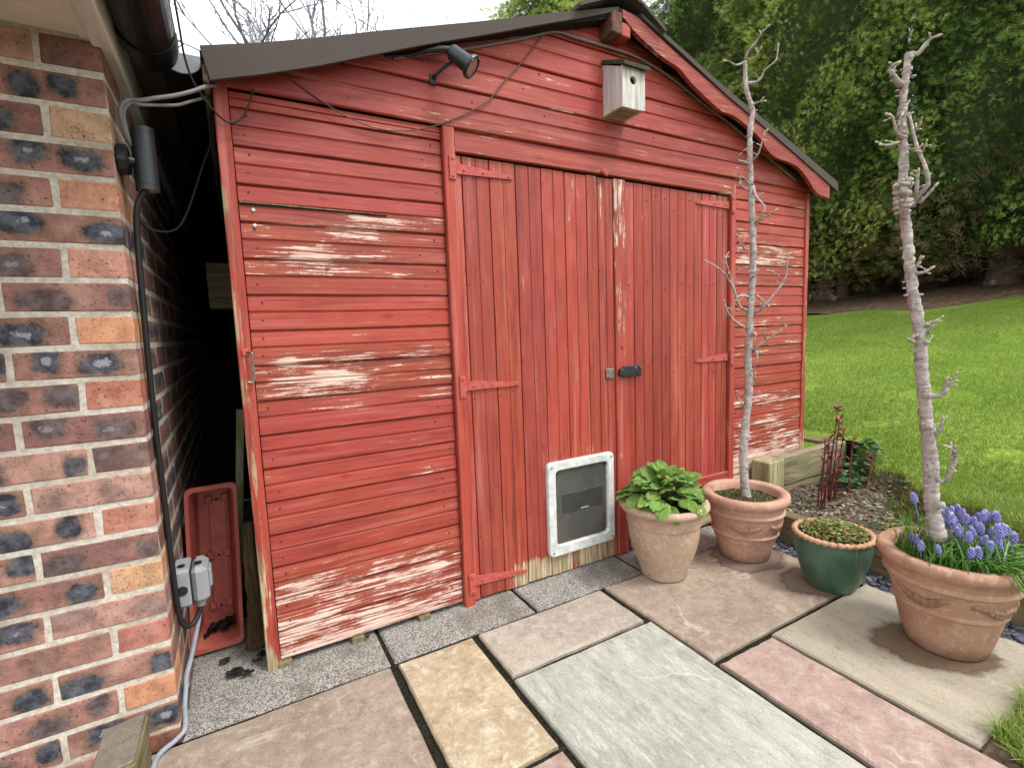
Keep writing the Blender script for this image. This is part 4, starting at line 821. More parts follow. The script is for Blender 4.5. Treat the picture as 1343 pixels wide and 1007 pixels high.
# stump of a timber post beside the house
sm_ = NT('end_grain'); dn = sm_.noise(sm_.co(), 30, 6, .7); x_, y_, z_ = sm_.sep(sm_.co())
rr = sm_.math('SQRT', sm_.math('ADD', sm_.math('POWER', sm_.math('ADD', x_, .03), 2), sm_.math('POWER', y_, 2))); wv = sm_.math('SINE', sm_.math('MULTIPLY', sm_.math('MULTIPLY_ADD', dn, .02, rr), 900))
M['end_grain'] = sm_.out(sm_.mix(sm_.math('MULTIPLY_ADD', wv, .13, sm_.math('MULTIPLY', dn, 1.0)), srgb(72, 64, 54), srgb(142, 134, 122)), .85, sm_.bump(dn, .6, .004), .2)
st = empty('timber_stump', (-.315, 1.40, 0), 'short square cut timber post standing against the brick wall', 'post')
V, F = cbox((-.318, 1.41, .072), (.086, .17, .144), .006); V = [(v[0] + .004 * noise.noise(Vector(v) * 20), v[1] + .02 * (v[0] + .315) / .09, v[2] + (.02 * (v[1] - 1.39) if v[2] > .1 else 0)) for v in V]; mk('post_body', V, F, M['sleeper_y'], st)
V, F = cbox((-.318, 1.41, .147), (.080, .164, .008), .003); mk('end_grain_top', [(v[0], v[1] + .02 * (v[0] + .315) / .09, v[2] + .02 * (v[1] - 1.39)) for v in V], F, M['end_grain'], st)
# ------------------------------------------------------------------ timber edging of the bed
def sleeper(name, c, s, mat, label, group=None, rot=None, ch=.005):
    V, F = cbox(c, s, ch); V = [tuple(np.array(v) + .002 * np.array(noise.noise_vector(Vector(v) * 4))) for v in V]
    if rot: Mx = Matrix.Rotation(rot[1], 3, rot[0]); cv = Vector(c); V = [tuple(Mx @ (Vector(v) - cv) + cv) for v in V]
    return tag(mk(name, V, F, mat), label, 'timber', group)
sleeper('timber_sleeper', (2.318, .78, .060), (.075, 1.68, .165), M['sleeper_y'], 'long low timber sleeper edging the gravel bed behind the pots')
sleeper('timber_post', (2.555, 1.670, .155), (.140, .110, .33), M['sleeper_z'], 'squat square timber post at the end of the planks by the shed')
sleeper('timber_plank', (2.97, 1.668, .240), (.68, .060, .165), M['sleeper_x'], 'upper timber plank retaining the lawn beside the shed')
sleeper('timber_plank', (2.97, 1.672, .085), (.68, .050, .140), M['sleeper_x'], 'lower timber plank half buried beside the shed')
sleeper('timber_block', (3.225, 1.80, .23), (.10, .20, .20), M['sleeper_y'], 'short timber block at the shed corner behind the planks')
sleeper('edging_post', (2.315, .565, .095), (.055, .055, .25), M['sleeper_z'], 'short weathered edging post beside the big flower pot')

# ------------------------------------------------------------------ pots
def pot(name, c, prof, mat, label, segs=64, soil=None, th=.014, wob=.004):
    e = empty(name, (c[0], c[1], .014), label, 'flower pot')
    full = [(0, 0)] + prof + [(prof[-1][0] - th, prof[-1][1] - .004)] + [(max(.02, float(np.interp(z, [p[1] for p in prof], [p[0] for p in prof])) - th), z) for z in (prof[-1][1] * .85, soil - .01)] + [(.0, soil - .01)]
    V, F = lathe(full, segs, (c[0], c[1], .014), wob); o = recalc(mk('body', V, F, mat, e, smooth=True, at=(c[0], c[1], .014)))
    rs = float(np.interp(soil, [p[1] for p in prof], [p[0] for p in prof])) - th * .6
    n = 10; V = []; F = []
    for i in range(n + 1):
        for k in range(40):
            a = 2 * math.pi * k / 40; r = rs * i / n; x, y = c[0] + r * math.cos(a), c[1] + r * math.sin(a); V.append((x, y, .014 + soil + .010 * noise.noise((x * 30, y * 30, 0)) + .012 * (1 - i / n)))
    for i in range(n):
        for k in range(40): F.append([i * 40 + k, i * 40 + (k + 1) % 40, (i + 1) * 40 + (k + 1) % 40, (i + 1) * 40 + k])
    mk('soil', V, F, M['soil'], e, smooth=True); return e
def smooth_prof(pts, n=4): P = catmull([(r, 0, z) for r, z in pts], n); return [(p[0], p[2]) for p in P]
P1 = (1.557, 1.490); P2 = (2.000, 1.415); P3 = (2.040, 1.050); P4 = (1.968, .652)
pot('bell_pot', P1, smooth_prof([(.088, .0), (.096, .004), (.101, .03), (.127, .10), (.145, .17), (.150, .232)]) + [(.1505, .234), (.151, .236), (.156, .240), (.157, .243), (.157, .266), (.158, .269), (.160, .284), (.168, .292), (.182, .300), (.189, .310), (.187, .322), (.176, .330), (.166, .328)], M['pot_tan'], 'bell shaped tan clay pot holding leafy green plant by the doors', soil=.285)
def ring_(p, r, z, h=.008, o=.007): return p + [(r - .0012, z - h - .004), (r - .0003, z - h - .001), (r, z - h), (r + o * .55, z - h * .75), (r + o * .9, z - h * .4), (r + o, z), (r + o * .9, z + h * .4), (r + o * .55, z + h * .75), (r + .001, z + h), (r + .0013, z + h + .001), (r + .002, z + h + .004)]
pr = [(.100, .0), (.108, .006), (.120, .06)]; pr = ring_(pr, .138, .125); pr = ring_(pr + [(.146, .165)], .160, .222, .010, .009)
pr += [(.164, .250), (.172, .262), (.182, .270), (.187, .285), (.184, .300), (.174, .307), (.163, .304)]
pot2 = pot('garland_pot', P2, pr, M['pot_terra'], 'pinkish terracotta pot with leaf garlands holding the slim bare tree', soil=.262, th=.02)
pot3 = pot('glazed_pot', P3, smooth_prof([(.078, 0), (.085, .005), (.106, .05), (.127, .115), (.136, .172), (.133, .212)]) + [(.134, .214)], M['glaze'], 'dark green glazed pot with a twisted clay rim', soil=.200, th=.012)
# twisted rope rim
V = []; F = []; ns, nk = 150, 8
for i in range(ns):
    a = 2 * math.pi * i / ns; tw = a * 17
    for k in range(nk):
        b = 2 * math.pi * k / nk; rad = .0105 * (1 + .28 * math.cos(2 * (b - tw)))
        V.append((P3[0] + (.134 + rad * math.cos(b)) * math.cos(a), P3[1] + (.134 + rad * math.cos(b)) * math.sin(a), .014 + .220 + rad * .9 * math.sin(b)))
for i in range(ns):
    for k in range(nk): F.append([i * nk + k, ((i + 1) % ns) * nk + k, ((i + 1) % ns) * nk + (k + 1) % nk, i * nk + (k + 1) % nk])
mk('rope_rim', V, F, M['rope_clay'], pot3, smooth=True)
pr = [(.098, .0), (.106, .006), (.122, .06)]; pr = ring_(pr, .142, .152, .008, .006); pr = ring_(pr + [(.155, .20)], .167, .242, .010, .009)
pr += [(.172, .264), (.178, .278), (.188, .287), (.195, .300), (.193, .315), (.182, .324), (.170, .320)]
pot4 = pot('garland_pot', P4, pr, M['pot_terra_old'], 'weathered brown terracotta pot with garland holding blue flowers and knobbly trunk', soil=.282, th=.02)
def garland(e, c, zc, rf, spans, sag=.026):
    """moulded swag of leaves and fruit standing off the pot wall"""
    ic = bmesh.new(); bmesh.ops.create_icosphere(ic, subdivisions=1, radius=1); iv = np.array([v.co[:] for v in ic.verts]); fi = [[v.index for v in f.verts] for f in ic.faces]; ic.free()
    for (a0, a1) in spans:
        parts = []
        for i in range(64):
            t = i / 63; a = a0 + (a1 - a0) * t; th_ = .25 + .75 * math.sin(math.pi * t); z = zc + .014 - sag * 4 * t * (1 - t) * .8 + random.uniform(-.009, .009) * th_; r = rf(z - .014) + .002
            s = random.uniform(.005, .009) * (.6 + .6 * th_); u = np.array([math.cos(a), math.sin(a), 0]); w = np.array([-u[1], u[0], 0]); tl = random.uniform(-1, 1)
            sc = np.outer(iv[:, 0], u) * s * .8 + np.outer(iv[:, 1], w * math.cos(tl) + np.array([0, 0, math.sin(tl)])) * s * 1.6 + np.outer(iv[:, 2], np.array([0, 0, math.cos(tl)]) - w * math.sin(tl)) * s
            parts.append((sc + np.array([c[0], c[1], 0]) + u * r + (0, 0, z), fi))
        for ae, sg_ in ((a0, -1), (a1, 1)):                       # ribbon bow at each end
            for k in range(5):
                a = ae + sg_ * .02 * k * .6; z = zc + .014 + .008 - abs(k - 1) * .005; r = rf(z - .014); u = np.array([math.cos(a), math.sin(a), 0])
                parts.append((iv * np.array([.004, .004, .006]) + np.array([c[0], c[1], 0]) + u * r + (0, 0, z), fi))
        mk('garland', *merge(parts), e.children[0].data.materials[0], e, smooth=True)
f2 = lambda z: .140 + (z - .135) * .25; f4 = lambda z: .146 + (z - .16) * .25
garland(pot2, P2, .185, f2, [(R_(190), R_(238)), (R_(258), R_(310))]); garland(pot4, P4, .212, f4, [(R_(222), R_(300)), (R_(150), R_(196))], .034)

# ------------------------------------------------------------------ potted trees
TREE_A=[
 (0.0240,0.0090,[(2.017,1.421,0.280),(2.010,1.425,0.339),(2.003,1.428,0.456),(2.005,1.428,0.546),(2.014,1.423,0.672),(2.021,1.419,0.797),(2.017,1.421,0.921),(2.020,1.419,1.043),(2.025,1.417,1.188),(2.030,1.413,1.307),(2.029,1.414,1.425),(2.026,1.416,1.495),(2.026,1.416,1.501),(2.020,1.419,1.617),(2.015,1.422,1.731),(2.012,1.424,1.826),(2.012,1.424,1.910),(2.020,1.419,1.984),(2.008,1.426,2.030),(1.995,1.433,2.077),(1.990,1.436,2.132),(1.990,1.436,2.186)]),
 (0.0080,0.0030,[(1.990,1.436,2.191),(1.982,1.418,2.212),(1.979,1.385,2.226),(1.982,1.360,2.254),(1.986,1.335,2.268)]),
 (0.0060,0.0020,[(1.990,1.436,2.184),(1.949,1.436,2.164),(1.924,1.439,2.160),(1.889,1.435,2.162),(1.875,1.443,2.166)]),
 (0.0050,0.0020,[(2.009,1.426,2.190),(2.002,1.395,2.188),(1.998,1.374,2.205)]),
 (0.0070,0.0030,[(2.001,1.430,2.099),(2.003,1.394,2.087),(2.006,1.370,2.097),(2.004,1.359,2.117),(2.014,1.331,2.130),(2.030,1.322,2.151),(2.026,1.313,2.193)]),
 (0.0060,0.0020,[(2.019,1.419,2.007),(2.009,1.391,2.007),(2.006,1.358,1.998)]),
 (0.0060,0.0025,[(2.023,1.418,1.783),(2.003,1.383,1.788),(1.998,1.363,1.818),(1.995,1.353,1.846),(1.998,1.340,1.869)]),
 (0.0060,0.0020,[(2.010,1.425,1.768),(1.961,1.418,1.769),(1.909,1.412,1.770),(1.921,1.394,1.795),(1.932,1.376,1.813)]),
 (0.0040,0.0020,[(2.013,1.423,1.660),(1.963,1.417,1.663),(1.932,1.411,1.672)]),
 (0.0050,0.0020,[(2.013,1.423,1.679),(1.971,1.412,1.695),(1.940,1.407,1.700)]),
 (0.0080,0.0030,[(2.027,1.416,1.674),(2.010,1.390,1.623),(2.019,1.362,1.584),(2.013,1.354,1.554),(2.016,1.387,1.525)]),
 (0.0070,0.0030,[(2.021,1.373,1.535),(2.030,1.345,1.536),(2.032,1.321,1.546)]),
 (0.0120,0.0090,[(2.039,1.408,1.515),(2.022,1.384,1.525),(2.023,1.366,1.531)]),
 (0.0050,0.0020,[(1.998,1.432,1.408),(1.950,1.424,1.434),(1.924,1.415,1.454)]),
 (0.0090,0.0030,[(2.008,1.426,1.140),(1.953,1.422,1.159),(1.919,1.418,1.211),(1.885,1.414,1.257),(1.818,1.417,1.313),(1.751,1.432,1.347)]),
 (0.0050,0.0020,[(1.919,1.419,1.221),(1.874,1.420,1.315),(1.855,1.420,1.360)]),
 (0.0080,0.0050,[(2.014,1.423,1.200),(1.962,1.417,1.206),(1.928,1.419,1.197)]),
 (0.0070,0.0030,[(2.005,1.428,1.062),(1.943,1.428,1.088),(1.899,1.430,1.118),(1.874,1.432,1.160),(1.860,1.428,1.177)]),
 (0.0050,0.0020,[(1.899,1.430,1.124),(1.902,1.416,1.159),(1.915,1.409,1.193)]),
 (0.0100,0.0030,[(2.038,1.409,1.127),(2.047,1.370,1.155),(2.064,1.338,1.200),(2.084,1.315,1.244),(2.092,1.299,1.283),(2.078,1.284,1.360)]),
 (0.0060,0.0040,[(2.045,1.405,1.205),(2.052,1.367,1.172),(2.053,1.355,1.160)]),
 (0.0040,0.0020,[(2.082,1.316,1.268),(2.053,1.320,1.290),(2.018,1.329,1.302)]),
 (0.0100,0.0030,[(2.035,1.411,0.957),(2.019,1.374,0.982),(2.037,1.341,1.012),(2.048,1.312,1.035),(2.059,1.283,1.061)]),
 (0.0050,0.0020,[(2.036,1.353,1.008),(2.014,1.342,1.051)]),
 (0.0120,0.0060,[(2.017,1.421,1.278),(2.023,1.395,1.304),(2.024,1.383,1.315)]),
 (0.0100,0.0040,[(2.023,1.417,1.037),(2.017,1.386,1.037),(2.010,1.385,1.019)]),
 (0.0060,0.0030,[(2.027,1.392,0.970),(2.017,1.375,0.922),(2.018,1.397,0.879)]),
 (0.0040,0.0020,[(2.000,1.430,0.710),(1.957,1.420,0.747),(1.930,1.412,0.781)]),
 (0.0050,0.0020,[(2.032,1.413,0.809),(2.026,1.393,0.823),(2.019,1.386,0.855)]),
]
TREE_B=[
 (0.0320,0.0130,[(1.906,0.670,0.401),(1.891,0.678,0.480),(1.885,0.682,0.554),(1.877,0.686,0.636),(1.866,0.692,0.717),(1.856,0.698,0.806),(1.845,0.704,0.894),(1.836,0.709,0.981),(1.826,0.715,1.067),(1.808,0.725,1.152),(1.800,0.729,1.211),(1.792,0.734,1.270),(1.783,0.739,1.344),(1.775,0.743,1.402),(1.769,0.747,1.453),(1.768,0.747,1.510),(1.764,0.749,1.581),(1.761,0.751,1.637),(1.757,0.753,1.693),(1.759,0.752,1.741),(1.763,0.750,1.789),(1.768,0.747,1.843)]),
 (0.0090,0.0040,[(1.775,0.743,1.839),(1.779,0.730,1.834),(1.781,0.717,1.848),(1.784,0.704,1.862),(1.786,0.691,1.863)]),
 (0.0120,0.0060,[(1.752,0.756,1.755),(1.713,0.755,1.764),(1.685,0.759,1.787)]),
 (0.0050,0.0020,[(1.707,0.758,1.778),(1.698,0.752,1.790),(1.705,0.748,1.799)]),
 (0.0060,0.0030,[(1.756,0.754,1.599),(1.694,0.754,1.580),(1.652,0.755,1.575)]),
 (0.0060,0.0030,[(1.756,0.754,1.606),(1.708,0.746,1.620),(1.688,0.746,1.651),(1.664,0.748,1.656)]),
 (0.0060,0.0030,[(1.726,0.748,1.617),(1.715,0.742,1.641),(1.739,0.740,1.678)]),
 (0.0100,0.0040,[(1.793,0.733,1.412),(1.784,0.715,1.440),(1.784,0.692,1.462),(1.776,0.697,1.511),(1.767,0.713,1.563),(1.763,0.727,1.622),(1.765,0.737,1.664)]),
 (0.0080,0.0040,[(1.778,0.719,1.433),(1.756,0.708,1.470),(1.746,0.702,1.495)]),
 (0.0070,0.0040,[(1.788,0.713,1.418),(1.785,0.692,1.437),(1.789,0.678,1.455)]),
 (0.0040,0.0020,[(1.776,0.708,1.556),(1.770,0.700,1.566)]),
 (0.0040,0.0020,[(1.767,0.725,1.618),(1.764,0.715,1.628)]),
 (0.0040,0.0020,[(1.774,0.732,1.570),(1.767,0.713,1.559)]),
 (0.0060,0.0030,[(1.808,0.725,1.225),(1.793,0.710,1.245),(1.785,0.703,1.255)]),
 (0.0070,0.0040,[(1.808,0.725,1.218),(1.795,0.698,1.215),(1.800,0.683,1.224)]),
 (0.0090,0.0050,[(1.835,0.710,1.054),(1.825,0.692,1.062),(1.823,0.688,1.066)]),
 (0.0070,0.0030,[(1.844,0.705,1.028),(1.834,0.688,1.045),(1.833,0.676,1.066)]),
 (0.0070,0.0050,[(1.822,0.717,1.008),(1.783,0.716,1.016),(1.765,0.714,1.022)]),
 (0.0090,0.0070,[(1.841,0.706,1.011),(1.823,0.688,1.009),(1.819,0.684,1.008)]),
 (0.0130,0.0060,[(1.845,0.704,0.846),(1.834,0.676,0.844),(1.839,0.650,0.852),(1.835,0.641,0.874)]),
 (0.0070,0.0040,[(1.838,0.651,0.865),(1.850,0.633,0.891),(1.845,0.624,0.912)]),
 (0.0060,0.0040,[(1.842,0.649,0.865),(1.832,0.643,0.883),(1.820,0.638,0.897)]),
 (0.0120,0.0100,[(1.853,0.699,0.740),(1.819,0.673,0.751),(1.820,0.666,0.756)]),
 (0.0080,0.0040,[(1.878,0.686,0.708),(1.862,0.660,0.741),(1.855,0.653,0.773)]),
 (0.0090,0.0040,[(1.893,0.677,0.635),(1.874,0.665,0.588),(1.881,0.649,0.577),(1.884,0.637,0.610),(1.886,0.624,0.657),(1.860,0.627,0.686),(1.845,0.635,0.695)]),
 (0.0060,0.0030,[(1.884,0.636,0.646),(1.877,0.629,0.675),(1.866,0.624,0.690)]),
 (0.0060,0.0030,[(1.882,0.649,0.572),(1.873,0.631,0.612),(1.881,0.627,0.615)]),
 (0.0160,0.0130,[(1.892,0.678,0.485),(1.874,0.654,0.501),(1.876,0.641,0.504)]),
 (0.0180,0.0160,[(1.752,0.756,1.475),(1.733,0.732,1.460),(1.749,0.723,1.466)]),
 (0.0180,0.0160,[(1.752,0.756,1.447),(1.728,0.729,1.434),(1.753,0.721,1.438)]),
 (0.0160,0.0140,[(1.754,0.755,1.425),(1.735,0.731,1.418),(1.751,0.722,1.423)]),
]

rl0 = random.Random(77)
def knobbly(name, paths, label, base, lump=.12, burr=()):
    e = empty(name, base, label, 'tree'); first = True
    for (r0, r1, pts) in paths:
        n = 10 if first else 2; P = catmull(pts, n); m = len(P); rad = ((.86 if r0 < .03 else .68) if first else .80) * (r0 + (r1 - r0) * np.linspace(0, 1, m) ** (.75 if first else 1))
        rad = rad * np.array([1 + lump * .5 * noise.noise((i * .7, r0 * 90, 0)) + lump * .7 * noise.noise((i * .17, 7, r0 * 50)) for i in range(m)])
        if first: rad[0] *= 1.35; rad[1] *= 1.2; P[0][2] -= .02
        V, F = tube(P, rad, 18 if first else 7); V = [np.array(v) + (.16 * r0) * np.array(noise.noise_vector(Vector(v) * (60 if first else 90))) + (.09 * r0) * np.array(noise.noise_vector(Vector(v) * 190)) for v in V]
        mk('trunk' if first else 'branch', V, F, M['bark'], e, smooth=True)
        if not first:                                             # short fruiting spurs
            for _ in range(rl0.randint(1, 3)):
                i = rl0.randint(1, m - 1); d = np.array([rl0.gauss(0, 1), rl0.gauss(0, 1), rl0.uniform(-.2, 1.4)]); d /= np.linalg.norm(d); L = rl0.uniform(.010, .026); a_ = P[i]
                V, F = tube([a_, a_ + d * L * .6 + np.array([0, 0, .002]), a_ + d * L], [.0030, .0022, .0018], 5); mk('spur', V, F, M['bark'], e, smooth=True)
                V, F = tube([a_ + d * L * .95, a_ + d * (L + .004), a_ + d * (L + .010)], [.0018, .0036, .0010], 5); mk('bud', V, F, M['bud'], e, smooth=True)
        if r1 < .0045:                                            # swollen bud at the tip
            d = P[-1] - P[-2]; d /= np.linalg.norm(d) + 1e-9; V, F = tube([P[-1] - d * .004, P[-1] + d * .003, P[-1] + d * .009, P[-1] + d * .014], [.0025, .0045, .0038, .001], 6)
            mk('bud', V, F, M['bud'], e, smooth=True)
        first = False
    # spur rings and knots along the trunk
    P = catmull(paths[0][2], 3); parts = []
    ic = bmesh.new(); bmesh.ops.create_icosphere(ic, subdivisions=1, radius=1); iv = np.array([v.co[:] for v in ic.verts]); fi = [[v.index for v in f.verts] for f in ic.faces]; ic.free()
    for i in range(34):
        p = P[random.randrange(2, len(P) - 1)]; t = random.uniform(0, 6.28); r = paths[0][0] * .58; s = random.uniform(.003, .007) * paths[0][0] / .026
        parts.append((iv * np.array([s, s, s * .55]) + p + np.array([math.cos(t), math.sin(t), 0]) * r, fi))
    for (p, sp_, k, s0) in burr:
        for i in range(k):
            t = random.uniform(0, 6.28); q_ = np.array(p) + np.array([math.cos(t) * sp_ * .8, math.sin(t) * sp_ * .8, random.uniform(-.045, .045)]); s = random.uniform(.5, 1.2) * s0
            parts.append((iv * np.array([s, s, s * .85]) * (1 + .3 * RNG.random((len(iv), 1))) + q_, fi))
    tag(mk('bark_knots', *merge(parts), M['bark'], e, smooth=True), kind='stuff'); return e
M['bud'] = simple('pale_bud', srgb(176, 168, 132), .7, 60, .25, .2)
knobbly('potted_tree', TREE_A, 'slim bare fruit tree with budding spur twigs in pinkish pot', (2.017, 1.421, .27))
BUR = TREE_B[-2][2][1]; TREE_B = TREE_B[:-3]
knobbly('potted_tree', TREE_B, 'thick knobbly bare trunk with cut top rising from blue flowers', (1.96, .66, .27), .13, [(BUR, .021, 46, .009)])

# ------------------------------------------------------------------ plants
def leaf_mesh(name, L, W, mat, curl=.3, crinkle=.004, seed=0, nu=9, nv=7):
    V = []; F = []
    for i in range(nu):
        u = i / (nu - 1); wv = W * (math.sin(math.pi * min(1, u * .86 + .10)) ** .75) * (.35 + .65 * sstep(.05, .45, u))
        for j in range(nv):
            v = (j / (nv - 1) - .5) * 2
            V.append((L * u * (1 - .12 * u * curl), v * wv * .5, -curl * L * u * u * .6 + .22 * abs(v) * wv * .5 + crinkle * noise.noise((u * 8 + seed, v * 3.4, seed)) * (1.7 if abs(v) > .6 else 1) + .035 * math.cos(v * 9.4)))
    for i in range(nu - 1):
        for j in range(nv - 1): a = i * nv + j; F.append([a, a + nv, a + nv + 1, a + 1])
    return mesh_np(name, V, F, mat, smooth=True)
lm = [leaf_mesh('leaf', 1, .62, M['primrose'], c, .09, k) for k, c in enumerate((.35, .6, .2, .8))]
pp = empty('leafy_plant', (P1[0], P1[1], .30), 'clump of crinkled bright green leaves growing in bell shaped pot', 'plant')
rl = random.Random(21)
for i in range(135):
    a = rl.uniform(0, 6.283); t = rl.random() ** .62; rad = .01 + .150 * t; el = R_(max(-14, 60 - 74 * t + rl.uniform(-14, 14))); L = rl.uniform(.062, .105)
    z = .342 + .110 * (1 - t ** 1.8) * rl.uniform(.5, 1.0) + .010 * rl.random()
    o = link('leaf', rl.choice(lm), (P1[0] + rad * math.cos(a) * .78, P1[1] + rad * math.sin(a) * .78, z), pp)
    o.rotation_euler = (Matrix.Rotation(a + rl.uniform(-.7, .7), 4, 'Z') @ Matrix.Rotation(-el, 4, 'Y') @ Matrix.Rotation(rl.uniform(-.5, .5), 4, 'X')).to_euler(); o.scale = (L, L * rl.uniform(.95, 1.3), L)
    k = rl.uniform(.75, 1.25); o.color = (k * rl.uniform(.9, 1.2), k, k * .95, 1)
for (dx, dy, z, a, L, el, col) in ((-.12, -.04, .365, 3.4, .085, .25, (1.5, 1.45, 1.2, 1)), (-.08, -.07, .365, 3.9, .11, -.12, (1.05, 1.1, 1, 1)), (.145, -.03, .345, -.7, .075, -.35, (3.2, 2.2, 1.3, 1)), (0, 0, .43, 2.4, .095, 1.1, (1.1, 1.15, 1.1, 1)), (.03, .02, .44, 1.2, .085, .9, (1, 1, 1, 1)), (.05, -.02, .41, 4.9, .09, .5, (1.2, 1.25, 1.1, 1)), (-.03, -.03, .42, 4.4, .09, .6, (1, 1.1, 1, 1))):
    o = link('leaf', lm[0], (P1[0] + dx, P1[1] + dy, z), pp); o.rotation_euler = (Matrix.Rotation(a, 4, 'Z') @ Matrix.Rotation(-el, 4, 'Y')).to_euler(); o.scale = (L, L, L); o.color = col
mk('stalks', *merge([tube([(P1[0], P1[1], .29), (P1[0] + .05 * math.cos(a), P1[1] + .05 * math.sin(a), .35), (P1[0] + .1 * math.cos(a), P1[1] + .1 * math.sin(a), .375)], .003, 5) for a in np.arange(0, 6.2, .5)]), M['columbine'], pp)
def blades(n, posf, hmin, hmax, wid, lean, seg=1, rs=3):
    """thin tapering blades: returns verts, faces, tint"""
    rg = np.random.default_rng(rs); P = posf(n, rg); n = len(P); a = rg.uniform(0, 2 * np.pi, n); h = rg.uniform(hmin, hmax, n); ln = rg.uniform(0, lean, n) * h; b = a + rg.uniform(-.6, .6, n); w = wid * rg.uniform(.6, 1.3, n)
    d = np.stack([np.cos(a), np.sin(a), np.zeros(n)], 1); s_ = np.stack([-np.sin(b), np.cos(b), np.zeros(n)], 1); T = rg.random(n)
    rows = []; 
    for k in range(seg + 1):
        t = k / seg; c = P + d * (ln * t * t)[:, None] + np.array([0, 0, 1]) * (h * (t - .35 * t * t * (ln / (h + 1e-6))))[:, None]
        if k < seg: rows += [c - s_ * (w * (1 - .6 * t))[:, None], c + s_ * (w * (1 - .6 * t))[:, None]]
        else: rows += [c]
    V = np.stack(rows, 1); m = V.shape[1]; base = np.arange(n)[:, None] * m; F = []
    for k in range(seg - 1): F.append(base + np.array([[2 * k, 2 * k + 1, 2 * k + 3]])); F.append(base + np.array([[2 * k, 2 * k + 3, 2 * k + 2]]))
    F.append(base + np.array([[2 * seg - 2, 2 * seg - 1, 2 * seg]]))
    return V.reshape(-1, 3), np.concatenate(F).astype(np.int32), np.repeat(T, m)
def disc(c, r, z): return lambda n, rg: np.stack([c[0] + r * np.sqrt(q1 := rg.random(n)) * np.cos(q2 := rg.uniform(0, 6.283, n)), c[1] + r * np.sqrt(q1) * np.sin(q2), np.full(n, z)], 1)
# grape hyacinths
gh = empty('grape_hyacinth', (P4[0], P4[1], .28), 'clump of blue grape hyacinths with grassy leaves in weathered pot', 'flowers')
V, F, T = blades(420, disc(P4, .145, .296), .07, .15, .0026, 1.1, 5, 5); tag(mk('grassy_leaves', V, F, M['hyacinth_leaf'], gh, attrs={'tint': T}), kind='stuff')
def over(n, rg):
    a = rg.uniform(R_(255), R_(330), n); return np.stack([P4[0] + .13 * np.cos(a), P4[1] + .13 * np.sin(a), np.full(n, .30)], 1)
parts = []; T = []
for i in range(115):
    a = R_(rl.uniform(235, 350)) if i < 92 else R_(rl.uniform(180, 245)); L = rl.uniform(.09, .23) if i < 92 else rl.uniform(.05, .09); r0 = rl.uniform(.06, .14); pts = []
    for k in range(6):
        t = k / 5; r = r0 + L * t * .8; pts.append((P4[0] + r * math.cos(a + t * rl.uniform(-.05, .05)), P4[1] + r * math.sin(a), .302 + .055 * math.sin(min(1, t * 1.2) * 2.2) - L * .75 * max(0, t - .45) ** 1.5))
    v, f = tube(pts, [.0022, .0024, .002, .0016, .0006], 4, 2); parts.append((v, f)); T += [rl.random()] * len(v)
tag(mk('drooping_leaves', *merge(parts), M['hyacinth_leaf'], gh, attrs={'tint': T}), kind='stuff')
ic = bmesh.new(); bmesh.ops.create_icosphere(ic, subdivisions=1, radius=1); IV = np.array([v.co[:] for v in ic.verts]); IFc = [[v.index for v in f.verts] for f in ic.faces]; ic.free()
def spike_mesh(seed):
    r_ = random.Random(seed); parts = [tube([(0, 0, -.10), (.003, 0, -.05), (0, 0, 0)], .0014, 5)]; T = [.1] * len(parts[0][0])
    for k in range(42):
        t = k / 41; a = k * 2.4; rr = .0095 * math.sin(math.pi * (.18 + .74 * t)) ** .8; z = .036 * t; s = .0042 * (1.15 - .55 * t)
        parts.append((IV * np.array([s, s, s * 1.15]) + (rr * math.cos(a), rr * math.sin(a), z), IFc)); T += [min(1, r_.uniform(0, .75) + (.25 if t > .8 else 0))] * len(IV)
    v, f = merge(parts); return mesh_np('flower_spike', v, f, M['muscari'], True, {'tint': T})
sm = [spike_mesh(k) for k in range(3)]
FP = [(-.130, .030), (-.105, .055), (-.080, .075), (-.115, -.01), (-.085, -.075), (-.060, -.085), (.02, .11)]
while len(FP) < 44:
    x_, y_ = rl.uniform(-.03, .165), rl.uniform(-.125, .07)
    if x_ * x_ + y_ * y_ < .0265 and all((x_ - u) ** 2 + (y_ - v) ** 2 > .00028 for u, v in FP): FP.append((x_, y_))
for i, (dx, dy) in enumerate(FP):
    hgt = rl.uniform(.365, .425) if dx > -.03 else rl.uniform(.352, .372)
    if i == 6: hgt = .455
    o = link('flower_spike', sm[i % 3], (P4[0] + dx, P4[1] + dy, hgt), gh); o.rotation_euler = (rl.uniform(-.25, .25), rl.uniform(-.25, .25), rl.uniform(0, 6)); s_ = rl.uniform(.68, .98); o.scale = (s_, s_, s_ * 1.08)
# moss and weeds under the slim tree, low stonecrop in the glazed pot
V, F, T = blades(900, disc(P2, .128, .276), .010, .030, .0013, .9, 1, 9); tag(mk('moss_and_weeds', V, F, M['grass'], attrs={'tint': T}), 'short moss and weeds on the soil of pinkish pot', 'weeds', kind='stuff')
parts = []; T = []
for i in range(1100):
    a = rl.uniform(0, 6.283); r = .116 * math.sqrt(rl.random()); s = rl.uniform(.004, .0105); z = .226 + .030 * (1 - (r / .12) ** 2) + rl.uniform(-.006, .026)
    m_ = np.array(Matrix.Rotation(rl.uniform(0, 6), 3, 'Z') @ Matrix.Rotation(rl.uniform(-1.1, 1.1), 3, 'X')); parts.append(((np.array([(-1, 0, 0), (0, -.6, .15), (1.1, 0, 0), (0, .6, .15)]) * s) @ m_.T + (P3[0] + r * math.cos(a), P3[1] + r * math.sin(a), z), [[0, 1, 2, 3]])); T += [rl.random()] * 4
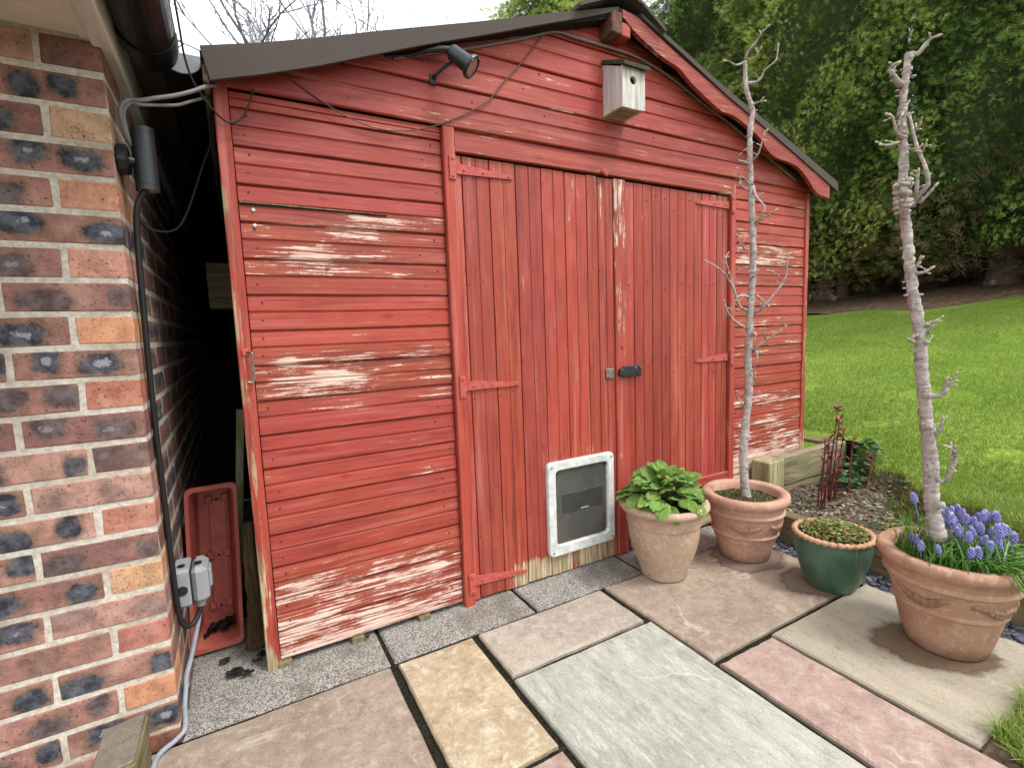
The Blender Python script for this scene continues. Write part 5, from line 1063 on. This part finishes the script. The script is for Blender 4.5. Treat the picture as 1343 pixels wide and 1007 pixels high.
sd = empty('stonecrop', (P3[0], P3[1], .215), 'low yellowish stonecrop filling the green glazed pot', 'plant'); tag(mk('leaves', *merge(parts), M['sedum'], sd, attrs={'tint': T}), kind='stuff')
for (a, L) in ((4.15, .075), (3.75, .035)):
    p = (P3[0] + .136 * math.cos(a), P3[1] + .136 * math.sin(a)); v, f = tube([(P3[0] + .1 * math.cos(a), P3[1] + .1 * math.sin(a), .24), (P3[0] + .143 * math.cos(a), P3[1] + .143 * math.sin(a), .248), (P3[0] + .150 * math.cos(a), P3[1] + .150 * math.sin(a), .22), (P3[0] + .149 * math.cos(a), P3[1] + .149 * math.sin(a), .235 - L)], .0012, 5, 3)
    mk('trailing_stem', v, f, M['dead_leaf'], sd, attrs={'tint': [.4] * len(v)})
tag(box('plant_label', (P3[0] + .06, P3[1] + .07, .262), (.022, .002, .05), M['white_plastic'], rot=('X', .5), ch=.0005), 'small white plastic plant label in the glazed pot', 'plant label')
# peony shoots
pe = empty('peony', (2.60, 1.40, .11), 'upright dark red peony shoots in the gravel bed', 'plant')
def shoot(b, t, r, nl):
    P = catmull([b, (b[0] * .6 + t[0] * .4 + rl.uniform(-.01, .01), b[1] * .6 + t[1] * .4, b[2] * .6 + t[2] * .4), t], 5); v, f = tube(P, [r, r * .85, r * .6], 6); mk('stem', v, f, M['peony'], pe, True, attrs={'tint': [.25 + .2 * rl.random()] * len(v)})
    parts = []; T = []
    for k in range(nl):
        q_ = P[-1] * (1 - (s_ := rl.random() ** 2 * .35)) + P[0] * s_; a = rl.uniform(0, 6.28); L = rl.uniform(.018, .045); d = np.array([math.cos(a) * .8, math.sin(a) * .8, rl.uniform(.1, 1)]); w_ = np.array([-math.sin(a), math.cos(a), rl.uniform(-.3, .3)]) * L * .22
        parts.append((np.array([q_, q_ + d * L * .5 + w_, q_ + d * L, q_ + d * L * .5 - w_]), [[0, 1, 2, 3]])); T += [rl.random()] * 4
    tag(mk('leaf_tuft', *merge(parts), M['peony'], pe, attrs={'tint': T}), kind='stuff')
for (b, t, r, nl) in [((2.575, 1.39, .09), (2.565, 1.37, .49), .0048, 14), ((2.59, 1.38, .09), (2.60, 1.37, .48), .0048, 14), ((2.60, 1.40, .09), (2.615, 1.36, .45), .0045, 12), ((2.585, 1.41, .09), (2.63, 1.40, .43), .0045, 14), ((2.70, 1.42, .10), (2.77, 1.42, .62), .0045, 30), ((2.69, 1.41, .10), (2.73, 1.39, .56), .0045, 26), ((2.71, 1.40, .10), (2.80, 1.40, .50), .005, 16),
                       ((2.68, 1.40, .1), (2.70, 1.38, .36), .005, 14), ((2.72, 1.39, .1), (2.71, 1.38, .30), .005, 12), ((2.82, 1.38, .11), (2.885, 1.40, .43), .006, 16), ((2.80, 1.30, .11), (2.98, 1.34, .335), .006, 16)]: shoot(np.array(b), np.array(t), r, nl)
# columbine tuft behind the peony
cb = empty('columbine', (3.0, 1.52, .2), 'low blue green leafy tuft on the bank behind the peony', 'plant'); parts = []; T = []
for i in range(330):
    a = rl.uniform(0, 6.28); r = .22 * math.sqrt(rl.random()); x, y = 3.02 + r * math.cos(a) * 1.0, 1.47 + r * math.sin(a) * .55; s = rl.uniform(.012, .024); m_ = np.array(Matrix.Rotation(rl.uniform(0, 6), 3, 'Z') @ Matrix.Rotation(rl.uniform(-.8, .8), 3, 'X'))
    parts.append(((np.array([(-1, 0, 0), (-.2, -.7, .2), (.9, -.4, 0), (.6, .0, .1), (.9, .5, 0), (-.2, .7, .2)]) * s) @ m_.T + (x, y, land(x, y) + .02 + .11 * (1 - r / .24) * rl.random() + .02), [[0, 1, 2, 3], [0, 3, 4, 5]])); T += [rl.random()] * 6
tag(mk('leaves', *merge(parts), M['columbine'], cb, attrs={'tint': T}), kind='stuff')
parts = []; T = []
for i in range(900):
    y = rl.uniform(.2, 1.62); x = rl.uniform(2.37, edge_x(y) + .02); s = rl.uniform(.006, .020); m_ = np.array(Matrix.Rotation(rl.uniform(0, 6), 3, 'Z') @ Matrix.Rotation(rl.uniform(-.5, .5), 3, 'X'))
    parts.append(((np.array([(-1, 0, 0), (0, -.55, .3), (1.2, 0, 0), (0, .55, .3)]) * s) @ m_.T + (x, y, land(x, y) + .012), [[0, 1, 2, 3]])); T += [rl.random()] * 4
tag(mk('leaf_litter', *merge(parts), M['dead_leaf'], attrs={'tint': T}), 'pale dead leaves scattered over the gravel bed', 'leaf litter', kind='stuff')

parts = []; T = []
for i in range(700):
    y = rl.uniform(.15, 1.6); x = rl.uniform(2.5, edge_x(y) + .06)
    if noise.noise((x * 5, y * 5, 3)) < .02: continue
    s = rl.uniform(.006, .015); m_ = np.array(Matrix.Rotation(rl.uniform(0, 6), 3, 'Z') @ Matrix.Rotation(rl.uniform(-.7, .7), 3, 'X'))
    parts.append(((np.array([(-1, 0, 0), (0, -.6, .2), (1.1, 0, 0), (0, .6, .2)]) * s) @ m_.T + (x, y, land(x, y) + rl.uniform(.012, .035)), [[0, 1, 2, 3]])); T += [rl.random()] * 4
tag(mk('low_weeds', *merge(parts), M['columbine'], attrs={'tint': T}), 'low green weeds creeping over the gravel bed', 'weeds', kind='stuff')
# ------------------------------------------------------------------ grass
def lawn_pos(n, rg):
    out = []; x = 2.42 + 6.5 * rg.random(n) ** 2.3; y = .05 + rg.random(n) * (x * .60 + .9 - .05)
    for a, b in zip(x, y):
        if a < edge_x(b) - .05: continue
        if b > 1.50 and a < 3.36: continue
        if a > 7.9 + .35 * math.sin(b * 1.3) + .2 * math.sin(b * 3.7) - .9 * sstep(3.4, 5.2, b): 
            if rg.random() < .93: continue
        if noise.noise((a * 2.2, b * 2.2, 4)) < -.42 and rg.random() < .7: continue
        out.append((a, b, (lawn_top(a, b) if a < 3.3 and b < 1.64 else lawn_z(a, b) + .006) - .004))
    return np.array(out)
V, F, T = blades(230000, lawn_pos, .014, .044, .0021, 1.1, 1, 31)
cl = np.array([.5 + .5 * noise.noise((float(v[0]) * 1.3, float(v[1]) * 1.3, 1)) for v in V[::3]]); c2 = np.array([.5 + .5 * noise.noise((float(v[0]) * 4.5, float(v[1]) * 4.5, 6)) for v in V[::3]]); T = np.clip(T * .55 + np.repeat(cl, 3) * .6 + np.repeat(c2, 3) * .3 - .22, 0, 1)
tag(mk('grass', V, F, M['grass'], attrs={'tint': T}, at=(0, 0, 0)), 'short bright green lawn grass', 'grass', kind='stuff')
def patch_pos(n, rg):
    out = []
    for _ in range(n):
        x = rg.uniform(1.45, 2.25); y = rg.uniform(.0, .47)
        if y > .42 + .035 * noise.noise((x * 9, 0, 0)) - (.18 * sstep(1.62, 1.45, x)): continue
        out.append((x, y, .012))
    return np.array(out)
V, F, T = blades(26000, patch_pos, .02, .075, .0017, 1.2, 2, 33)
tag(mk('grass_verge', V, F, M['grass'], attrs={'tint': T}, at=(0, 0, 0)), 'tufted rough grass creeping over the corner of the paving', 'grass', kind='stuff')
tag(mk('verge_soil', *cbox((1.98, .08, .0), (.9, .70, .03), .01), M['dirt']), kind='structure')
def bank_pos(n, rg):
    out = []
    for _ in range(n):
        y = rg.uniform(.1, 1.6); x = edge_x(y) + rg.normal(.0, .05)
        if noise.noise((x * 6, y * 6, 9)) > -.05: out.append((x, y, land(x, y) - .003))
    return np.array(out)
V, F, T = blades(6000, bank_pos, .02, .07, .0014, 1.4, 2, 35); tag(mk('rough_grass', V, F, M['grass'], attrs={'tint': T}, at=(0, 0, 0)), 'long rough grass on the crumbling lawn edge', 'grass', kind='stuff')

# ------------------------------------------------------------------ fence and trees behind the lawn
fn = empty('board_fence', (10.4, 4, 1.1), 'old grey board fence in the shade behind the conifers', 'fence')
for k in range(7):
    y0 = -1.0 + k * 1.9
    box('post', (10.38, y0, 1.9), (.10, .10, 1.7), M['fencewood'], fn, ch=.006)
    for j in range(7): box('board', (10.42 + .012 * (j % 2), y0 + .95, 1.14 + j * .21), (.022, 1.96, .24), M['fencewood'], fn, ch=.004, rot=('X', rl.uniform(-.006, .006)))
def conifer_mesh(name, seed, H, Rm, n, z0, mat, size=.080):
    """crown of flat feathery sprays spread over lumpy tiers"""
    rg = np.random.default_rng(seed); ph = rg.uniform(0, 6.28, 8)
    z = z0 + (H - z0) * rg.random(n); a = rg.uniform(0, 2 * np.pi, n); zr = (z - z0) / (H - z0)
    prof = Rm * np.clip(np.sin(np.pi * np.clip(.24 + .70 * zr, 0, 1)), .05, 1) * np.clip((1.02 - zr) * 3.2, .02, 1)
    lump = 1 + .12 * np.sin(3 * a + 1.7 * z + ph[0]) + .10 * np.sin(5 * a - 2.9 * z + ph[1]) + .09 * np.sin(8 * a + 4.3 * z + ph[2]) + .07 * np.sin(13 * a - 7 * z + ph[3]) + .05 * np.sin(19 * a + 11 * z + ph[4])
    dep_ = rg.random(n) ** 2.0; r = prof * lump * (1 - .34 * dep_)
    out = np.stack([np.cos(a), np.sin(a), np.zeros(n)], 1); P = out * r[:, None] + np.stack([0 * z, 0 * z, z], 1)
    d = out + rg.normal(0, .45, (n, 3)) + np.array([0, 0, .35]); d /= np.linalg.norm(d, axis=1)[:, None]
    s_ = np.cross(d, rg.normal(0, 1, (n, 3))); s_ /= np.linalg.norm(s_, axis=1)[:, None]
    L = size * rg.uniform(.6, 1.3, n); rows = []; droop = np.array([0, 0, -1.0])
    for (t0, t1, sd_, wd) in ((0, 1.15, 0.0, .055), (.05, .62, .40, .05), (.12, .70, -.42, .05), (.40, 1.05, .28, .05), (.46, 1.1, -.30, .05)):
        b = P + d * (L * t0)[:, None]; e = P + d * (L * t1)[:, None] + s_ * (L * sd_)[:, None] + droop * (L * .10 * t1)[:, None]
        ax_ = e - b; w_ = np.cross(ax_, np.cross(d, s_)); w_ = w_ / (np.linalg.norm(w_, axis=1)[:, None] + 1e-9) * (L * wd)[:, None]; m_ = b + ax_ * .45
        rows += [b, m_ + w_, e, m_ - w_]
    V = np.stack(rows, 1); k = V.shape[1]; base = np.arange(n)[:, None] * k
    F = np.concatenate([base + np.array([[4 * q, 4 * q + 1, 4 * q + 2, 4 * q + 3]]) for q in range(5)]).astype(np.int32)
    T = np.clip(.86 - .70 * dep_ + rg.normal(0, .16, n) + .22 * np.sin(5 * a - 2.9 * z + ph[1]), 0, 1)  # tips yellower; darker inner sprays and hollows put crown shade into the tint
    return mesh_np(name, V.reshape(-1, 3), F, mat, False, {'tint': np.repeat(T, k)})
def core_mesh(name, seed, H, Rm, z0):
    V = []; F = []; nz, na = 16, 14
    for i in range(nz):
        zr = i / (nz - 1); z = z0 + .25 + (H - z0 - .3) * zr; rr = .62 * Rm * max(.03, math.sin(math.pi * min(1, .24 + .70 * zr))) * min(1, (1.02 - zr) * 3)
        for k in range(na): a = 2 * math.pi * k / na; q_ = 1 + .22 * noise.noise((math.cos(a) * 2, math.sin(a) * 2, z + seed)); V.append((rr * q_ * math.cos(a), rr * q_ * math.sin(a), z))
    for i in range(nz - 1):
        for k in range(na): F.append([i * na + k, i * na + (k + 1) % na, (i + 1) * na + (k + 1) % na, (i + 1) * na + k])
    F.append(list(range(na))[::-1]); F.append([(nz - 1) * na + k for k in range(na)])
    return mesh_np(name, V, F, M['conifer_core'], True)
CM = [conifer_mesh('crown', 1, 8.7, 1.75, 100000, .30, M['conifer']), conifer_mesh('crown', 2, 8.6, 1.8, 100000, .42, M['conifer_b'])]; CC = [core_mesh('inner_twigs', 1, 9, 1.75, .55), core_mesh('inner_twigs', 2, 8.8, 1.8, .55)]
DM = conifer_mesh('dead_skirt', 5, 2.2, 1.5, 5000, .12, M['dead_foliage'], .16)
def conifer(loc, k, rz, sc, label, stems):
    e = empty('conifer_tree', loc, label, 'tree', None)
    for nm, me in (('crown', CM[k]), ('inner_twigs', CC[k]), ('dead_skirt', DM)):
        o = link(nm, me, loc, e); o.rotation_euler = (0, 0, rz); o.scale = sc
    for (dx, dy, r, lx) in stems:
        P = [(loc[0] + dx, loc[1] + dy, loc[2] - .05), (loc[0] + dx * .9, loc[1] + dy, loc[2] + .25), (loc[0] + dx * .8 + lx, loc[1] + dy * .8, loc[2] + .9), (loc[0] + dx * .4 + lx, loc[1], loc[2] + 3)]
        v, f = tube(P, [r * 1.5, r, r * .9, r * .5], 10, 4); v = [np.array(p) + .025 * np.array(noise.noise_vector(Vector(p) * 6)) for p in v]; mk('trunk', v, f, M['bark_brown'], e, smooth=True)
    parts = []
    for i in range(22):
        a = rl.uniform(0, 6.28); z = loc[2] + rl.uniform(.25, .9); r = rl.uniform(.5, 1.2); p = np.array([loc[0], loc[1], z]); d = np.array([math.cos(a), math.sin(a), 0]); parts.append(tube([p, p + d * r * .4 + (0, 0, .12), p + d * r * .8 + (rl.uniform(-.1, .1), rl.uniform(-.1, .1), .10), p + d * r + (rl.uniform(-.2, .2), rl.uniform(-.2, .2), rl.uniform(-.15, .3))], [.016, .011, .008, .003], 5, 3))
    tag(mk('dead_branches', *merge(parts), M['bark_brown'], e, smooth=True), kind='stuff'); return e
Z9 = lawn_z(9.2, 4)
conifer((9.1, 4.95, Z9), 0, 0.4, (1.0, 1.0, 1.0), 'bright green columnar conifer beside the shed, rising over the lawn', [(0, 0, .12, .02), (-.05, .32, .09, -.05), (.1, -.25, .08, .06)])
conifer((9.5, 2.75, Z9 + .02), 1, 2.0, (1.0, .95, 1.02), 'darker conifer with thick single trunk behind the lawn', [(0, 0, .17, .02)])
conifer((9.4, .75, Z9 + .02), 1, 4.1, (1.0, 1.0, .98), 'conifer at the far end of the row from the shed', [(0, 0, .15, 0)])
conifer((9.4, 7.35, Z9), 1, 5.2, (1.05, 1.1, 1.05), 'dark conifer whose crown shows above the right roof slope', [(0, 0, .15, 0)])
conifer((6.9, 9.4, Z9), 0, 3.0, (1.08, 1.08, 1.0), 'light green conifer showing over the ridge of the shed', [(0, 0, .15, 0)])
# two small spike lights at the foot of the trees
for (x, y, lab) in ((8.55, 4.50, 'small spike light at the foot of multi stemmed conifer'), (9.0, 2.70, 'small spike light by the thick conifer trunk')):
    z = lawn_z(x, y) + .02; e = empty('garden_light', (x, y, z), lab, 'garden light')
    mk('spike', *tube([(x, y, z - .02), (x, y, z + .06)], .010, 8), M['black_plastic'], e)
    V, F = lathe([(0, .05), (.035, .055), (.045, .08), (.042, .11), (.02, .13), (0, .132)], 18, (x, y, z)); recalc(mk('globe', V, F, M['cable_grey'], e, smooth=True))
# leafless birches beyond the shed roof
def bare_tree(name, base, H, seed, label):
    r_ = random.Random(seed); e = empty(name, base, label, 'tree', None); tw = []
    def grow(p, d, L, r, lv):
        n = 4; pts = [p]; 
        for i in range(n): d = (d + Vector((r_.gauss(0, .13), r_.gauss(0, .13), r_.gauss(.04, .08)))).normalized(); p = p + d * (L / n); pts.append(p)
        tw.append((lv, tube([tuple(q_) for q_ in pts], [r, r * .75, r * .55], 5 if lv < 2 else 3)))
        if lv < 5:
            for k in range(3 if lv else 14):
                i = r_.randint(1, n) if lv else r_.randint(2, n); nd = (d + Vector((r_.gauss(0, .55), r_.gauss(0, .55), r_.uniform(-.05, .45)))).normalized(); grow(pts[i], nd, L * r_.uniform(.5, .72), r * .62, lv + 1)
    grow(Vector(base), Vector((0, 0, 1)), H * .5, H * .010, 0)
    mk('trunk', *tw[0][1], M['bark_bare'], e, smooth=True); tag(mk('crown', *merge([t for l, t in tw[1:]]), M['bark_bare'], e), kind='stuff')
bare_tree('bare_tree', (1.5, 17.5, 0), 14.0, 3, 'leafless tree with fine twigs against the sky beyond the shed')
bare_tree('bare_tree', (3.7, 20.5, 0), 14.5, 8, 'smaller leafless tree top further back beside the other bare tree')
print('objects', len(bpy.data.objects), 'tris', sum(len(m.polygons) for m in bpy.data.meshes))
